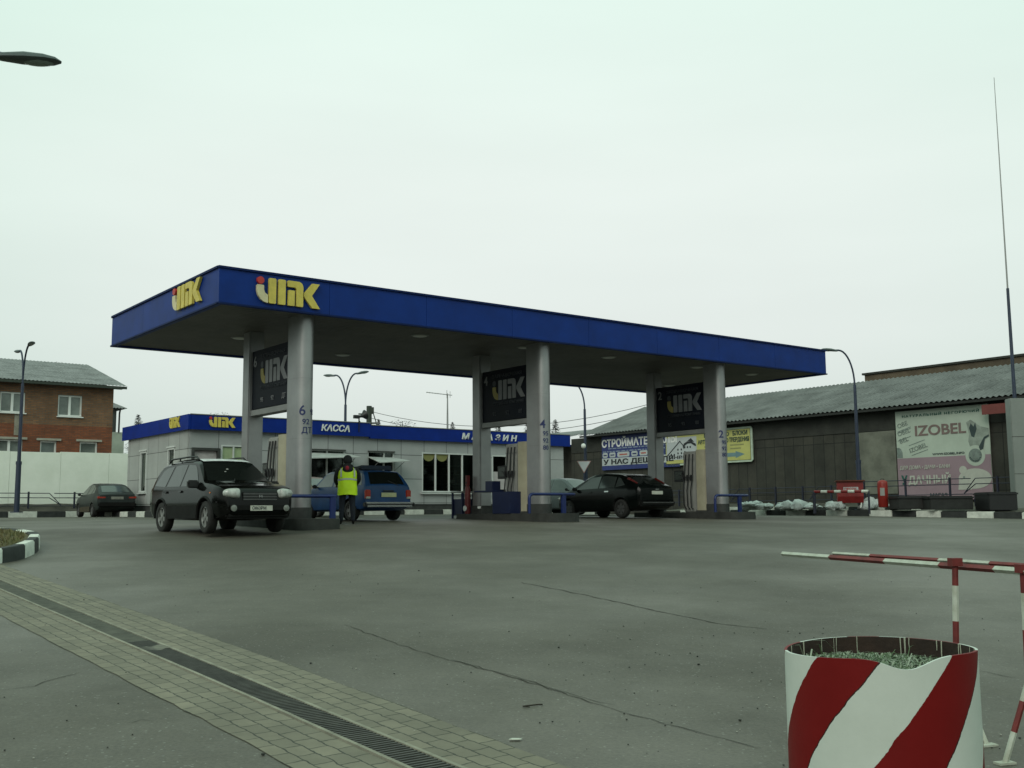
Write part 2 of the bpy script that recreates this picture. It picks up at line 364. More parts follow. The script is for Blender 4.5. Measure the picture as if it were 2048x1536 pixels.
crack([(1955,1340),(2010,1352),(2048,1362)],.012,4)
crack([(250,1448),(290,1440),(320,1450)],.008,6)
# ================================================================ KERBS AND VERGES
KW=mat('kerb_white',(.6,.62,.56),.8,(5,.22),(25,.4)); KB=mat('kerb_black',(.03,.033,.032),.8,(5,.35),(25,.4)); KG=mat('kerb_grey',(.2,.2,.18),.85,(5,.3),(25,.4))
def kerb_run(name,p0,d,n,L,h,w,start,label,group,zfn=None,gap=.012):
    # n painted stones, one thing per run; each stone is a part
    root=thing(name,label,'kerb',(p0[0],p0[1],0),math.atan2(d.y,d.x),group)
    for i in range(n):
        x=(i+.5)*L; p=Vector((p0[0],p0[1],0))+d*x; z=zfn(p) if zfn else zg(p.x,p.y)
        g=MB().box((x,w/2,z+h/2-.05),(L-gap,w,h+.1),bev=.018); g.build('kerb_stone',(KW,KB)[(i+start)%2],root)
    return root
ZP=Vector((17.6,37.0,0))
kp0=ZP-B*6
kerb_run('striped_kerb',(kp0.x,kp0.y),B,22,1.0,.23,.18,1,'black and white striped kerb along the far right edge of the forecourt','kerbs',zfn=lambda p: zg(p.x,p.y))
# the kerb stones above face the road: shift so their front faces lie on the line
VERG=mat('verge_dirt',(.085,.083,.065),.95,(2.5,.45),(14,.5))
def sheet(name,quad,zf,m,nu=30,nv=12,kind='structure'):
    q=[Vector((*p,0)) for p in quad]
    def f(u,v):
        p=q[0].lerp(q[1],u).lerp(q[3].lerp(q[2],u),v); return Vector((p.x,p.y,zf(p.x,p.y,u,v)))
    return tag(MB().grid(f,nu,nv).build(name,m,smooth=60),None,None,kind=kind)
q0=kp0+A*.17; q1=kp0+B*24+A*.17; q2=q1+A*14; q3=q0+A*14
sheet('verge',[(p.x,p.y) for p in (q0,q1,q2,q3)],lambda x,y,u,v: zg(x,y)+.19+.45*min(1,v*2.2)**1.3+.03*math.sin(x*3)*math.sin(y*2.3)*min(1,v*8),VERG)
# second, inner kerb pieces
k2=ZP+A*1.5+B*4.2
kerb_run('inner_kerb',(k2.x,k2.y),B,11,.95,.17,.15,0,'second striped kerb just behind the far right one, beside the snow',"kerbs",zfn=lambda p: zg(p.x,p.y)+.2)
# left far kerb + bank + rail
lk=Vector((-27.5,40.0,0))
kerb_run('striped_kerb',(lk.x,lk.y),A,13,1.15,.2,.18,1,'black and white striped kerb in front of the white wall, behind the dark hatchback','kerbs',zfn=lambda p: 1.6)
l0=lk+B*.17; l1=l0+A*15; l2=l1+B*2.6; l3=l0+B*2.6
BANK=mat('bank_dirt',(.05,.045,.035),.95,(2,.5),(10,.6))
sheet('bank',[(p.x,p.y) for p in (l0,l1,l2,l3)],lambda x,y,u,v: 1.76+.75*v+.04*math.sin(x*4)*v,BANK,30,8)
# kiosk pavement with kerb
KF=Vector((-12.043,39.8,0)); KZ=1.75
PAVG=mat('kiosk_pavement',(.12,.12,.105),.85,(3,.3),(20,.3))
pv=MB(); M_=Matrix.Translation((KF.x,KF.y,0))@Matrix.Rotation(TH,4,'Z')
pv.box((9.4,3.6,KZ-.19),(20.6,9.5,.4),M=M_); tag(pv.build('pavement',PAVG),None,None,kind='structure')
s0=KF-A*.9-B*1.3
kerb_run('striped_kerb',(s0.x,s0.y),A,22,.95,.2,.17,0,'black and white striped kerb in front of the grey shop kiosk','kerbs',zfn=lambda p:KZ-.2)
s1=s0+B*9.8+A*0
kerb_run('striped_kerb',(s1.x-A.x*.17,s1.y-A.y*.17),-B,10,.98,.2,.17,0,'short striped kerb along the narrow left side of the kiosk','kerbs',zfn=lambda p:KZ-.2)
# near left kerb island with grass
def kerb_island():
    out=[(-14,16.6),(-12,16.2),(-10,16.05),(-8.75,16.6),(-8.2,17.5),(-8.32,18.6),(-8.75,19.9),(-9.4,21.2),(-10.6,22.4),(-12.5,23.2),(-14,23.4)]
    P=[Vector((*p,0)) for p in out]; pts=[]
    for i in range(len(P)-1):
        for k in range(6):
            t=k/6; p0=P[max(i-1,0)]; p1=P[i]; p2=P[i+1]; p3=P[min(i+2,len(P)-1)]
            pts.append(.5*((2*p1)+(p2-p0)*t+(2*p0-5*p1+4*p2-p3)*t*t+(3*p1-p0-3*p2+p3)*t**3))
    pts.append(P[-1]); root=thing('kerb_island','striped kerb curving round the end of the grass island, near left','kerb',(0,0,0),0,'kerbs')
    # cut into ~.85 m stones
    L=[0]
    for i in range(1,len(pts)): L.append(L[-1]+(pts[i]-pts[i-1]).length)
    def P_(s):
        s=max(0,min(L[-1]-1e-6,s)); i=max(j for j in range(len(L)-1) if L[j]<=s); f=(s-L[i])/(L[i+1]-L[i]); return pts[i].lerp(pts[i+1],f)
    n=int(L[-1]/.8); h=.24; w=.2
    for k in range(n):
        s0,s1=k*.8+.008,(k+1)*.8-.008; g=MB(); rings=[]
        for j in range(5):
            s=s0+(s1-s0)*j/4; p=P_(s); d=(P_(s+.03)-P_(s-.03)).normalized(); nn=Vector((-d.y,d.x,0))  # inward = left
            z=zg(p.x,p.y)
            rings.append([g.b.verts.new(p+nn*o+Vector((0,0,z+zz))) for o,zz in ((0,-.1),(.012,h-.03),(.035,h),(w-.03,h),(w,h-.02),(w,-.1))])
        for j in range(4):
            for q in range(6): g.b.faces.new((rings[j][q],rings[j][(q+1)%6],rings[j+1][(q+1)%6],rings[j+1][q]))
        g.b.faces.new(rings[0][::-1]); g.b.faces.new(rings[-1])
        g.build('kerb_stone',(KW,KB)[(k+1)%2],root,smooth=40)
    return P_,L[-1]
P_,LL=kerb_island()
GSOIL=mat('grass_soil',(.07,.075,.03),.95,(3,.4),(20,.6),col2=(.09,.065,.035))
g=MB(); ring=[P_(LL*i/60) for i in range(61)]
cc=Vector((-11.5,19.5,0)); rows=[]
for k in range(7):
    f=k/6; rows.append([g.b.verts.new(Vector(((p.lerp(cc,.04+f*.92)).x,(p.lerp(cc,.04+f*.92)).y,0))+Vector((0,0,zg(*(p.lerp(cc,.04+f*.92)).xy)+.2+.06*math.sin(f*2)))) for p in ring])
for k in range(6):
    for i in range(60): g.b.faces.new((rows[k][i],rows[k][i+1],rows[k+1][i+1],rows[k+1][i]))
tag(g.build('grass_bed',GSOIL,smooth=180),None,None,kind='structure')
GRS=mat('grass_blades',(.11,.12,.035),.7,(1.5,.4),col2=(.14,.1,.05))
g=MB(); rnd=random.Random(3)
for i in range(5200):
    p=P_(rnd.uniform(3.2,LL-1)).lerp(cc,.1+.85*rnd.random()**1.3); z=zg(p.x,p.y)+.215; h=rnd.uniform(.03,.1); an=rnd.uniform(0,6.3); dx,dy=math.cos(an)*.012,math.sin(an)*.012
    g.face([(p.x-dx,p.y-dy,z),(p.x+dx,p.y+dy,z),(p.x+rnd.uniform(-.05,.05),p.y+rnd.uniform(-.05,.05),z+h)])
tag(g.build('grass',GRS,fix=False),'short yellowish grass on the kerbed island at the left','grass',kind='stuff')
# ================================================================ CANOPY
ZC=1.6+4.4705*1.06; CL=22.28; CW=7.726; CH=.864
can=thing('station_canopy','long flat blue filling station canopy on three pairs of silver pillars','canopy',(C0.x,C0.y,0),TH)
g=MB()
t_=.12
seams=[i*2.785 for i in range(9)]
for i in range(8):                       # cassette panels on the long sides
    x0,x1=seams[i]+(.0 if i==0 else .004),seams[i+1]-(.0 if i==7 else .004)
    for y in (t_/2,CW-t_/2): g.box(((x0+x1)/2,y,ZC+CH/2),(x1-x0,t_,CH))
for i in range(3):
    y0,y1=t_+i*(CW-2*t_)/3+.003,t_+(i+1)*(CW-2*t_)/3-.003
    for x in (t_/2,CL-t_/2): g.box((x,(y0+y1)/2,ZC+CH/2),(t_,y1-y0,CH))
fas=g.build('fascia',BLUE,can)
TRIM=mat('fascia_trim',(.003,.014,.075),.6,spec=.15)
g=MB()
for y in (-.012,CW+.012): g.box((CL/2,y,ZC+CH-.02),(CL+.05,.06,.05)).box((CL/2,y,ZC+.012),(CL+.05,.05,.04))
for x in (-.012,CL+.012): g.box((x,CW/2,ZC+CH-.02),(.06,CW-.04,.05)).box((x,CW/2,ZC+.012),(.05,CW-.04,.04))
g.build('edge_trim',TRIM,can)
MB().box((CL/2,CW/2,ZC+CH-.1),(CL-.26,CW-.26,.06)).build('roof_deck',STEELD,can)
# soffit: planks with grooves
g=MB(); nP=38; pw=(CW-.26)/nP
for i in range(nP): g.box((CL/2,.13+pw*(i+.5),ZC+.055),(CL-.27,pw-.02,.03))
g.box((CL/2,CW/2,ZC+.1),(CL-.27,CW-.27,.03)); g.build('soffit',SOFF,can)
LENS=mat('light_lens',(.55,.55,.5),.4)
for (x,y) in [(2.6,1.1),(2.4,4.4),(9.8,1.3),(13.2,1.4),(6.2,1.3),(17.2,1.4),(6.2,5.6),(13.2,5.6),(20.2,1.6),(20.2,5.6)]:
    o=MB().lathe([(.2,0),(.24,.02),(.24,.04)],Matrix.Translation((x,y,ZC+.01)),24).build('downlight',STEELD,can,smooth=40)
    MB().lathe([(.02,-.012),(.15,-.006),(.19,.004)],Matrix.Translation((x,y,ZC+.006)),24).build('lens',LENS,o,smooth=60)
# logos
def onplane(u,v,P0,d):
    r=ray(u,v); n=Vector((-d.y,d.x,0)); t=(Vector(P0)-Vector((0,0,EYE))).dot(n)/r.dot(n); p=r*t+Vector((0,0,EYE)); return (p-Vector(P0)).dot(d),p.z
ls,lz=onplane(510,604,C0,A); ls2,_=onplane(637,620,C0,A)
logo(FR(ls,-.075,lz-.0),(ls2-ls)/2.72,can,.065)
s_l,z_l=onplane(349,627,C0,B); s_r,_=onplane(405,610,C0,B)
logo(FL(-.075,s_l,z_l+.02)@Matrix.Diagonal((1.18,1,1,1)),(s_l-s_r)/2.72*.85,can,.065)
IA=[(2.271+6.998*k)*1.06 for k in range(3)]
ISZ=[]; NUM=['6','4','2']; LINES=[('95','92','ДТ'),('95','92','80'),('95','92','80')]
for k,ak in enumerate(IA):
    c=C0+A*ak+B*1.5; zi=zg(c.x,c.y)+(.2); ISZ.append(zi)
    # front column: rounded nose
    w=.21
    out=[(ak-w,1.0)]+[(ak-w*math.cos(R(t)),.53-w*math.sin(R(t))) for t in range(0,181,15)]+[(ak+w,1.0)]
    o=MB().prism(out,Matrix.Translation((0,0,ZC+.04)),ZC+.04-zi-.24).build('column',STEEL,can,smooth=40)
    MB().prism([(ak+(x-ak)*1.06,.75+(y-.75)*1.05) for x,y in out],Matrix.Translation((0,0,zi+.26)),.27).build('column_base',DKGREY,o,smooth=40)
    # cladding joints
    for z in (zi+1.9,zi+3.35): MB().prism([(ak+(x-ak)*1.012,.75+(y-.75)*1.006) for x,y in out],Matrix.Translation((0,0,z)),.008).build('joint',STEELD,o,smooth=40)
    o=MB().box((ak,3.48,(ZC+.04+zi+.2)/2),(.42,.42,ZC+.04-zi-.2),bev=.03).build('pillar',STEEL,can,smooth=40)
    MB().box((ak,3.48,zi+.11),(.46,.46,.26)).build('pillar_base',DKGREY,o)
    # curved lettering on the nose
    def wrap(me,ang0):
        bm_=bmesh.new(); bm_.from_mesh(me)
        for q_ in range(1,24): bmesh.ops.bisect_plane(bm_,geom=bm_.verts[:]+bm_.edges[:]+bm_.faces[:],plane_co=(q_*.015,0,0),plane_no=(1,0,0))
        bm_.to_mesh(me); bm_.free()
        for v in me.vertices:
            s=v.co.x; t=R(ang0)+s/(w+.004); d=w+.004+(.003 if v.co.z>0 else 0)
            z=v.co.y; v.co=(ak-d*math.cos(t),.53-d*math.sin(t),z)
    AN=[(36,57),(27,50),(29,54)][k]
    rows_=[(NUM[k],.24,3.95,AN[0])]+([('95',.13,3.97,112),('92',.13,3.73,AN[1]),('ДТ',.14,3.52,AN[1]-4)] if k==0 else [(LINES[k][q],.125,3.74-.2*q,AN[1]) for q in range(3)])
    for (s,h,z,a0) in rows_:
        o2=text(s,Matrix(),h,None,TXTB,o,'lettering',.012,d=.002); wrap(o2.data,a0)
        for v in o2.data.vertices: v.co.z+=z
# price boards
for k,ak in enumerate(IA):
    pb=thing('price_board',['dark price board numbered 6 with the logo, nearest of the three','dark price board numbered 4 with the logo, between the middle pillars','dark price board numbered 2 with the logo, farthest of the three'][k],'sign',(C0.x,C0.y,0),TH,'price boards under the canopy')
    z0,z1=4.3,5.83; y0,y1=.95,3.27; x=ak-.12
    MB().box((ak,(y0+y1)/2,(z0+z1)/2),(.24,y1-y0-.01,z1-z0),bev=.01).build('panel',NAVY,pb)
    MB().box((ak,(y0+y1)/2,z0-.09),(.3,y1-y0-.01,.14)).build('frame',STEELD,pb)
    text(NUM[k],FL(x,y1-.1,z1-.42),.28,None,GREYL,pb,bold=.01)
    text('ЗАПРАВОЧНАЯ',FL(x,y1-.5,z1-.24),.1,1.45,DIMN,pb,bold=.0)
    logo(FL(x-.012,y1-.52,z0+.62),.58,pb,.012,main=GREYL,first=DIMY,dot=DIMN)
    text('ТОПЛИВНАЯ КОМПАНИЯ',FL(x,y1-.52,z0+.47),.09,1.5,DIMN,pb,bold=.0)
    for q,s in enumerate(LINES[k]): text(s,FL(x,y1-.55-q*.62,z0+.16),.12,None,GREYL if k==0 else DIMN,pb,bold=.0)
# pump islands, dispensers, rails
ICON=mat('island_concrete',(.035,.036,.033),.85,(3,.35),(20,.4)); HOSE=mat('hose_rubber',(.012,.012,.012),.5)
SCRN=mat('display_glass',(.03,.04,.035),.15)
for k,ak in enumerate(IA):
    zi=ISZ[k]; w=.58
    out=[(ak-w,4.0),(ak-w,-.2)]+[(ak-w+.3-.3*math.cos(R(t)),-.2-.3*math.sin(R(t))) for t in (30,60,90)]+[(ak+w-.3+.3*math.cos(R(t)),-.2-.3*math.sin(R(t))) for t in (90,60,30)]+[(ak+w,-.2),(ak+w,4.0)]
    isl=thing('pump_island',['low dark concrete island under pump 6, beside the black car','low dark concrete island under pump 4, with the blue bin','low dark concrete island under pump 2, behind the black hatchback'][k],'kerb island',(C0.x,C0.y,0),TH,'pump islands')
    MB().prism(out,Matrix.Translation((0,0,zi)),.32).build('island_slab',ICON,isl,smooth=40)
    # dispenser
    d=thing('fuel_dispenser',['tall cream and grey fuel dispenser behind pillar 6','tall cream and grey fuel dispenser between the middle pillars','tall cream and grey fuel dispenser beside pillar 2'][k],'fuel pump',(C0.x,C0.y,zi),TH,'fuel dispensers')
    H=2.04
    o=MB().prism([(ak-.02,1.0),(ak-.14,1.06),(ak-.21,1.18),(ak-.23,1.4),(ak+.23,1.4),(ak+.21,1.18),(ak+.14,1.06),(ak+.02,1.0)][::1],Matrix.Translation((0,0,H)),H).build('curved_cover',SCREAM,d,smooth=50)
    MB().box((ak,1.7,(H-.04)/2),(.46,.58,H-.04),bev=.03).build('cabinet',SGREY,d,smooth=40)
    MB().box((ak,1.2,-.0+.03),(.5,.5,.06)).build('plinth',DKGREY,d)
    for sd_ in (-1,1):
        for q in range(3):
            y=1.52+q*.16; x=ak+sd_*.25
            pth=[(x,y,H-.14),(x+sd_*.03,y,H-.4),(x+sd_*.05,y+.02*q,H-.9),(x+sd_*.1,y+.05,H-1.35),(x+sd_*.09,y+.04,.15+.05*q),(x+sd_*.03,y,.1)]
            MB().tube(pth,.02,8).build('hose',HOSE,d,smooth=60)
            n=MB().box((x+sd_*.05,y+.06,1.12),(.08,.07,.2),bev=.015).tube([(x+sd_*.05,y+.1,1.08),(x+sd_*.06,y+.17,1.2),(x+sd_*.06,y+.24,1.22)],.014,6)
            n.build('nozzle',BLACK,d,smooth=40)
        MB().box((ak+sd_*.238,1.7,H-.3),(.03,.5,.03)).build('hose_rail',STEELD,d)
    ar=MB().tube([(ak-.1,1.98,1.32),(ak-.1,2.45,1.32)],.02,6).tube([(ak-.1,1.98,1.02),(ak-.1,2.45,1.02)],.015,6).build('display_arm',BLACK,d)
    MB().box((ak-.1,2.28,1.2),(.1,.42,.38),bev=.01).build('display_frame',BLACK,ar)
    MB().box((ak-.155,2.28,1.21),(.01,.32,.27)).build('display_glass',SCRN,ar)
    # rail in front of the nose
    rl=thing('guard_rail',['blue tube guard rail before pillar 6, behind the black car','blue tube guard rail before pillar 4','blue tube guard rail before pillar 2, right of the black hatchback'][k],'guard rail',(C0.x,C0.y,zi),TH,'guard rails on the islands')
    x0,x1=[(ak-.75,ak+.62),(ak-.95,ak+.68),(ak-.95,ak+.62)][k]; hz=.52; yb=-.02; r_=.12
    pth=[(x0,yb,0)]+[(x0+r_-r_*math.cos(R(t)),yb,hz-r_+r_*math.sin(R(t))) for t in range(0,91,15)]+[(x1-.1,yb,hz),(x1,yb+.03,hz),(x1+.05,yb+.12,hz),(x1+.05,yb+.5,hz)]
    MB().tube(pth,.042,10).build('rail_tube',BLUEP,rl,smooth=50)
    MB().box((x1-.42 if k else x1-.1,yb,hz/2),(.14,.06,hz)).build('rail_post',BLUEP,rl)
# blue bin, extinguisher, small table on island 4
zi=ISZ[1]; ak=IA[1]
P1=lambda a_,b_,z: (C0.x+A.x*a_+B.x*b_,C0.y+A.y*a_+B.y*b_,z)
bn=thing('waste_bin','square dark blue bin on the island beside pump 4','bin',P1(ak-.4,2.55,zi),TH)
MB().prism([(-.2,0),(.2,0),(.22,.62),(-.22,.62)],Matrix(((1,0,0,0),(0,0,-1,-.42),(0,1,0,0),(0,0,0,1))),-.84).build('bin_body',BIN,bn)
MB().box((0,.0,.645),(.48,.9,.05),bev=.01).build('bin_rim',BIN,bn)
MB().box((.05,-.1,.8),(.3,.34,.28)).build('towel_holder',BIN,bn)
logo(FL(-.225,.3,.15) ,.07,bn,.004,TXTW,TXTW,TXTW)
ex=thing('fire_extinguisher','tall dark red fire extinguisher standing left of the rear middle pillar','fire extinguisher',P1(ak-.36,3.72,zi),TH)
MB().lathe([(.085,.0),(.09,.05),(.09,.72),(.06,.82),(.03,.86),(.03,.9)],Matrix(),16).build('cylinder',DRED,ex,smooth=50)
MB().box((0,0,.93),(.12,.05,.05)).tube([(0,.05,.93),(0,.15,.8),(0,.13,.4),(0,.11,.2)],.014,6).build('valve_hose',BLACK,ex)
MB().prism(circ(0,0,.085),Matrix(((0,0,-1,-.11),(-1,0,0,0),(0,1,0,.16),(0,0,0,1))),.015).build('tag_disc',WHITEF,ex)
MB().box((0,0,1.0),(.1,.1,.3)).build('bracket_post',DRED,ex)
tb=thing('bucket_stand','small dark table with a pale top, at the far end of the middle island','table',P1(ak-.1,4.35,zi-.2),TH)
MB().box((0,0,.86),(.5,.62,.05),bev=.01).build('table_top',STEELD,tb)
for q,(x,y) in enumerate(((-.2,-.26),(.2,-.26),(-.2,.26),(.2,.26))): MB().box((x,y,.42),(.05,.05,.84)).build('leg',BIN,tb)
MB().box((0,.0,.4),(.36,.48,.5)).build('shelf_box',BIN,tb)
# ================================================================ SHOP KIOSK
KWALL=brickmat('kiosk_cassettes',(.42,.425,.425),(.37,.38,.38),(.1,.1,.1),1.16,1.02,.014,offset=0,rough=.45,dirt=.16,bump=.15)
KWALS=brickmat('kiosk_cassettes_side',(.4,.415,.4),(.36,.37,.365),(.1,.1,.1),1.16,1.02,.014,offset=0,rough=.45,dirt=.16,axes='YZ',bump=.15)
ki=thing('shop_kiosk','long low grey panelled shop kiosk with blue band behind the pumps','building',(KF.x,KF.y,0),TH)
KD=7.66
def wall_with_holes(x0,x1,z0,z1,holes,y,th,mt,name,parent,axis='x'):
    # a wall slab split round rectangular openings (x from..to, z from..to)
    cuts=sorted({x0,x1,*[h[0] for h in holes],*[h[1] for h in holes]}); g=MB()
    vs=[]
    for i in range(len(cuts)-1):
        a_,b_=cuts[i],cuts[i+1]; mid=(a_+b_)/2; hs=[h for h in holes if h[0]<mid<h[1]]
        segs=[(z0,z1)] if not hs else [(z0,hs[0][2]),(hs[0][3],z1)]
        for s,e_ in segs:
            if e_-s<.01: continue
            if axis=='x': g.box((mid,y+th/2,(s+e_)/2),(b_-a_,th,e_-s))
            else: g.box((y+th/2,mid,(s+e_)/2),(th,b_-a_,e_-s))
    return g.build(name,mt,parent)
front_holes=[(.1,1.2,1.98,4.12),(1.26,2.2,2.6,4.25),(4.45,6.6,2.6,4.22),(7.65,8.95,2.6,4.2),(10.33,13.9,2.5,4.22),(14.1,15.9,2.0,4.2)]
wall_with_holes(.02,18.35,1.99,4.86,front_holes,.12,.2,KWALL,'wall',ki)
side_holes=[(1.65,2.4,2.56,4.18),(4.85,5.6,2.54,4.2)]
wall_with_holes(.125,7.2,1.99,4.86,side_holes,.02,.2,KWALS,'wall',ki,'y')
MB().box((18.24,3.75,3.42),(.2,6.85,2.87)).build('wall',KWALS,ki)
MB().box((9.2,7.1,3.42),(18.2,.18,2.87)).build('wall',KWALL,ki)
MB().box((9.19,3.66,1.86),(18.3,7.0,.27)).build('plinth',DKGREY,ki)
MB().box((9.2,3.7,4.7),(17.9,6.6,.1)).build('ceiling',SOFF,ki)
g=MB(); g.box((3.82,-.04,5.07),(7.66,.1,.57)).box((-.07,3.78,5.07),(.1,7.7,.57)).build('fascia',BLUEK,ki)
g=MB(); g.box((13.15,.0,4.995),(11.0,.1,.55)).box((18.6,3.8,4.995),(.1,7.6,.55)).build('fascia',BLUEK,ki)
MB().box((9.25,3.8,4.93),(18.5,7.5,.12)).box((3.8,-.1,5.36),(7.72,.03,.03)).box((13.2,-.06,5.28),(10.9,.03,.03)).build('roof',STEELD,ki)
# windows
ROOM=mat('kiosk_interior',(.1,.1,.09),.9,(1,.4)); POST=mat('poster_paper',(.5,.46,.46),.7,(2,.25)); YG=mat('yellow_curtain',(.24,.23,.08),.7); GG=mat('pale_green_sheet',(.34,.42,.24),.7,(3,.15))
def window(x0,x1,z0,z1,mull,parent,axis='x',y=.12,fr=.055):
    w=thing_part('window',parent); g=MB()
    def bx(c,d,gg=None):
        (gg or g).box(c if axis=='x' else (c[1],c[0],c[2]),d if axis=='x' else (d[1],d[0],d[2]))
    bx(((x0+x1)/2,y+.03,z1-fr/2),(x1-x0,.09,fr)); bx(((x0+x1)/2,y+.02,z0+fr/2),(x1-x0,.13,fr))
    for x in [x0+fr/2]+mull+[x1-fr/2]: bx((x,y+.03,(z0+z1)/2),(fr,.085,z1-z0-2*fr-.002))
    fo=g.build('frame',WHITEF,w)
    g=MB(); e_=[x0+fr]+sum([[m_-fr/2,m_+fr/2] for m_ in mull],[])+[x1-fr]
    for i in range(0,len(e_),2): bx(((e_[i]+e_[i+1])/2,y+.06,(z0+z1)/2),(e_[i+1]-e_[i]-.002,.012,z1-z0-2*fr-.002),g)
    g.build('pane',WGL,w); return w
def thing_part(name,parent,loc=(0,0,0)):
    o=bpy.data.objects.new(name,None); COL.objects.link(o); o.parent=parent; o.location=loc; return o
def glassmat():
    m=mat('clear_glass',(.02,.025,.025),.05); t,p=nodes(m)
    tr=N(t,'ShaderNodeBsdfTransparent'); tr.inputs[0].default_value=(.42,.47,.44,1); gl=N(t,'ShaderNodeBsdfGlossy',Roughness=.04); gl.inputs['Color'].default_value=(.9,.95,.93,1)
    fr=N(t,'ShaderNodeFresnel',IOR=1.5); mr=N(t,'ShaderNodeMapRange'); mr.inputs['From Max'].default_value=1; mr.inputs['To Min'].default_value=.0; mr.inputs['To Max'].default_value=1
    t.links.new(fr.outputs[0],mr.inputs[0]); mxs=N(t,'ShaderNodeMixShader'); t.links.new(mr.outputs[0],mxs.inputs[0]); t.links.new(tr.outputs[0],mxs.inputs[1]); t.links.new(gl.outputs[0],mxs.inputs[2])
    t.links.new(mxs.outputs[0],t.nodes['Material Output'].inputs[0]); return m
WGL=glassmat()
o=window(10.33,13.9,2.5,4.22,[11.04,11.75,12.46,13.18],ki)
g=MB()
for x in (10.7,11.4): g.prism([(x-.32,0)]+[(x-.32*math.cos(R(t)),-.32*math.sin(R(t))) for t in range(15,180,15)]+[(x+.32,0)],FR(0,.166,4.165),.004)
g.build('window_drape',YG,o)
MB().box((12.1,.06,2.45),(3.7,.14,.05)).build('sill',WHITEF,o)
o=window(14.1,15.9,2.0,4.2,[14.95],ki)
MB().prism([(14.17,0),(14.9,0),(14.9,.8),(14.17,.8)],FR(0,.165,2.65),.01).prism([(15.0,0),(15.85,0),(15.85,.8),(15.0,.8)],FR(0,.165,2.65),.01).build('poster',POST,o)
o=window(1.26,2.2,2.6,4.25,[1.76],ki)
MB().prism([(1.3,0),(2.16,0),(2.16,1.5),(1.3,1.5)],FR(0,.166,2.66),.004).build('curtain',GG,o)
# door with poster
do=thing_part('door',ki)
MB().box((.155,.12,3.05),(.1,.14,2.12)).box((1.15,.12,3.05),(.1,.14,2.12)).box((.65,.12,4.06),(.9,.14,.1)).build('door_frame',DKGREY,do)
MB().prism([(.2,0),(1.1,0),(1.1,2.0),(.2,2.0)],FR(0,.17,2.0),.03).build('door_leaf',POST,do)
# service hatches with raised flaps
for (x0,x1,z0) in ((4.45,6.6,2.6),(7.65,8.95,2.6)):
    o=window(x0,x1,z0,4.2,[x0+(x1-x0)*.62],ki,y=.16)
    SH=MB().box(((x0+x1)/2,.1,4.19),(x1-x0-.02,.1,.05)); SH.build('flap_hinge',DKGREY,o)
    g=MB(); z=3.96 if x0<7 else 3.86
    g.face([(x0+.02,.1,z+.1),(x1-.02,.1,z+.1),(x1+.25,-.72,z-.06),(x0+.1,-.72,z-.16)]); g.face([(x0+.02,.1,z+.07),(x1-.02,.1,z+.07),(x1+.25,-.72,z-.09),(x0+.1,-.72,z-.19)])
    bmesh.ops.bridge_loops(g.b,edges=g.b.edges[:])
    g.build('flap',mat('flap_sheet',(.4,.42,.4),.5),o)
    g=MB()
    for x in (x0+.1,x1): g.tube([(x,.1,3.4),(x+.06,-.6,z-.1)],.012,5)
    g.build('flap_stay',STEELD,o)
for (y0,y1,z0,z1) in side_holes:
    o=window(y0,y1,z0,z1,[],ki,axis='y',y=.02)
    g=MB(); 
    g.box((.0,(y0+y1)/2,z1+.05),(.05,y1-y0+.16,.06)).box((-.02,(y0+y1)/2,z0-.04),(.12,y1-y0+.16,.05))
    g.build('sill',WHITEF,o)
# dark room inside
MB().box((9.2,3.4,2.02),(17.9,6.5,.04)).build('floor',ROOM,ki)
MB().box((9.2,3.1,3.3),(17.9,.08,2.5)).build('inner_wall',ROOM,ki)
GOODS=[mat('goods_a',(.2,.08,.05),.6),mat('goods_b',(.3,.28,.2),.6),mat('goods_c',(.05,.1,.18),.6)]
rnd=random.Random(11)
sh=MB()
for z in (2.5,2.95,3.4,3.8): sh.box((12.2,2.75,z),(3.6,.45,.03))
sh=sh.build('shelf',STEELD,ki)
for q in range(3):
    g=MB()
    for z in (2.52,2.97,3.42):
        x=10.5
        while x<13.9:
            w=rnd.uniform(.08,.22); h=rnd.uniform(.14,.34)
            if rnd.random()<.4: g.box((x+w/2,2.72,z+h/2),(w-.01,.25,h))
            x+=w
    g.build('goods',GOODS[q],sh)
text('КАССА',FR(5.36,-.1,4.95),.25,1.3,TXTW,ki,bold=.03,shear=.2,d=.03)
text('МАГАЗИН',FR(12.3,-.06,4.86),.26,3.1,TXTW,ki,bold=.03,shear=.2,d=.03,space=1.6)
logo(FR(.66,-.14,4.9),1.04/2.7,ki,.05,main=YEL,first=YEL)
logo(FL(-.16,1.85,4.92),1.1/2.7,ki,.05,main=YEL,first=YEL,dot=YEL)
# roof items
hp=at(718,847,44); sk=thing('loudspeaker','small black horn loudspeaker on the kiosk roof above the cash desk sign','loudspeaker',(hp.x,hp.y,5.42),TH)
MB().lathe([(.04,0),(.06,.1),(.11,.2),(.2,.3),(.21,.32),(.17,.3),(.05,.15)],Matrix.Translation((0,0,.16))@Matrix.Rotation(R(70),4,'Y'),16).build('horn',BLACK,sk,smooth=60)
MB().box((0,0,.05),(.04,.04,.3)).box((-.12,0,.16),(.24,.14,.14)).build('bracket',BLACK,sk)
MB().box((0,0,-.22),(.03,.03,.5)).build('mast',BLACK,sk)
an=at(895,800,49); tv=thing('tv_antenna','thin grey television antenna mast standing on the kiosk roof','antenna',(an.x,an.y,4.99),R(8))
ztop=at(895,787,49).z-4.99
MB().tube([(0,0,0),(0,0,ztop*.5),(0,0,ztop)],[.05,.04,.025],8).build('mast',STEELD,tv,smooth=40)
g=MB().tube([(-.98,0,ztop+.05),(.22,0,ztop-.08)],.018,6)
for i in range(9): 
    x=-.95+i*.13; g.tube([(x,-.25+i*.012,ztop+.05-.11*(x+.98)),(x,.25-i*.012,ztop+.05-.11*(x+.98))],.008,4)
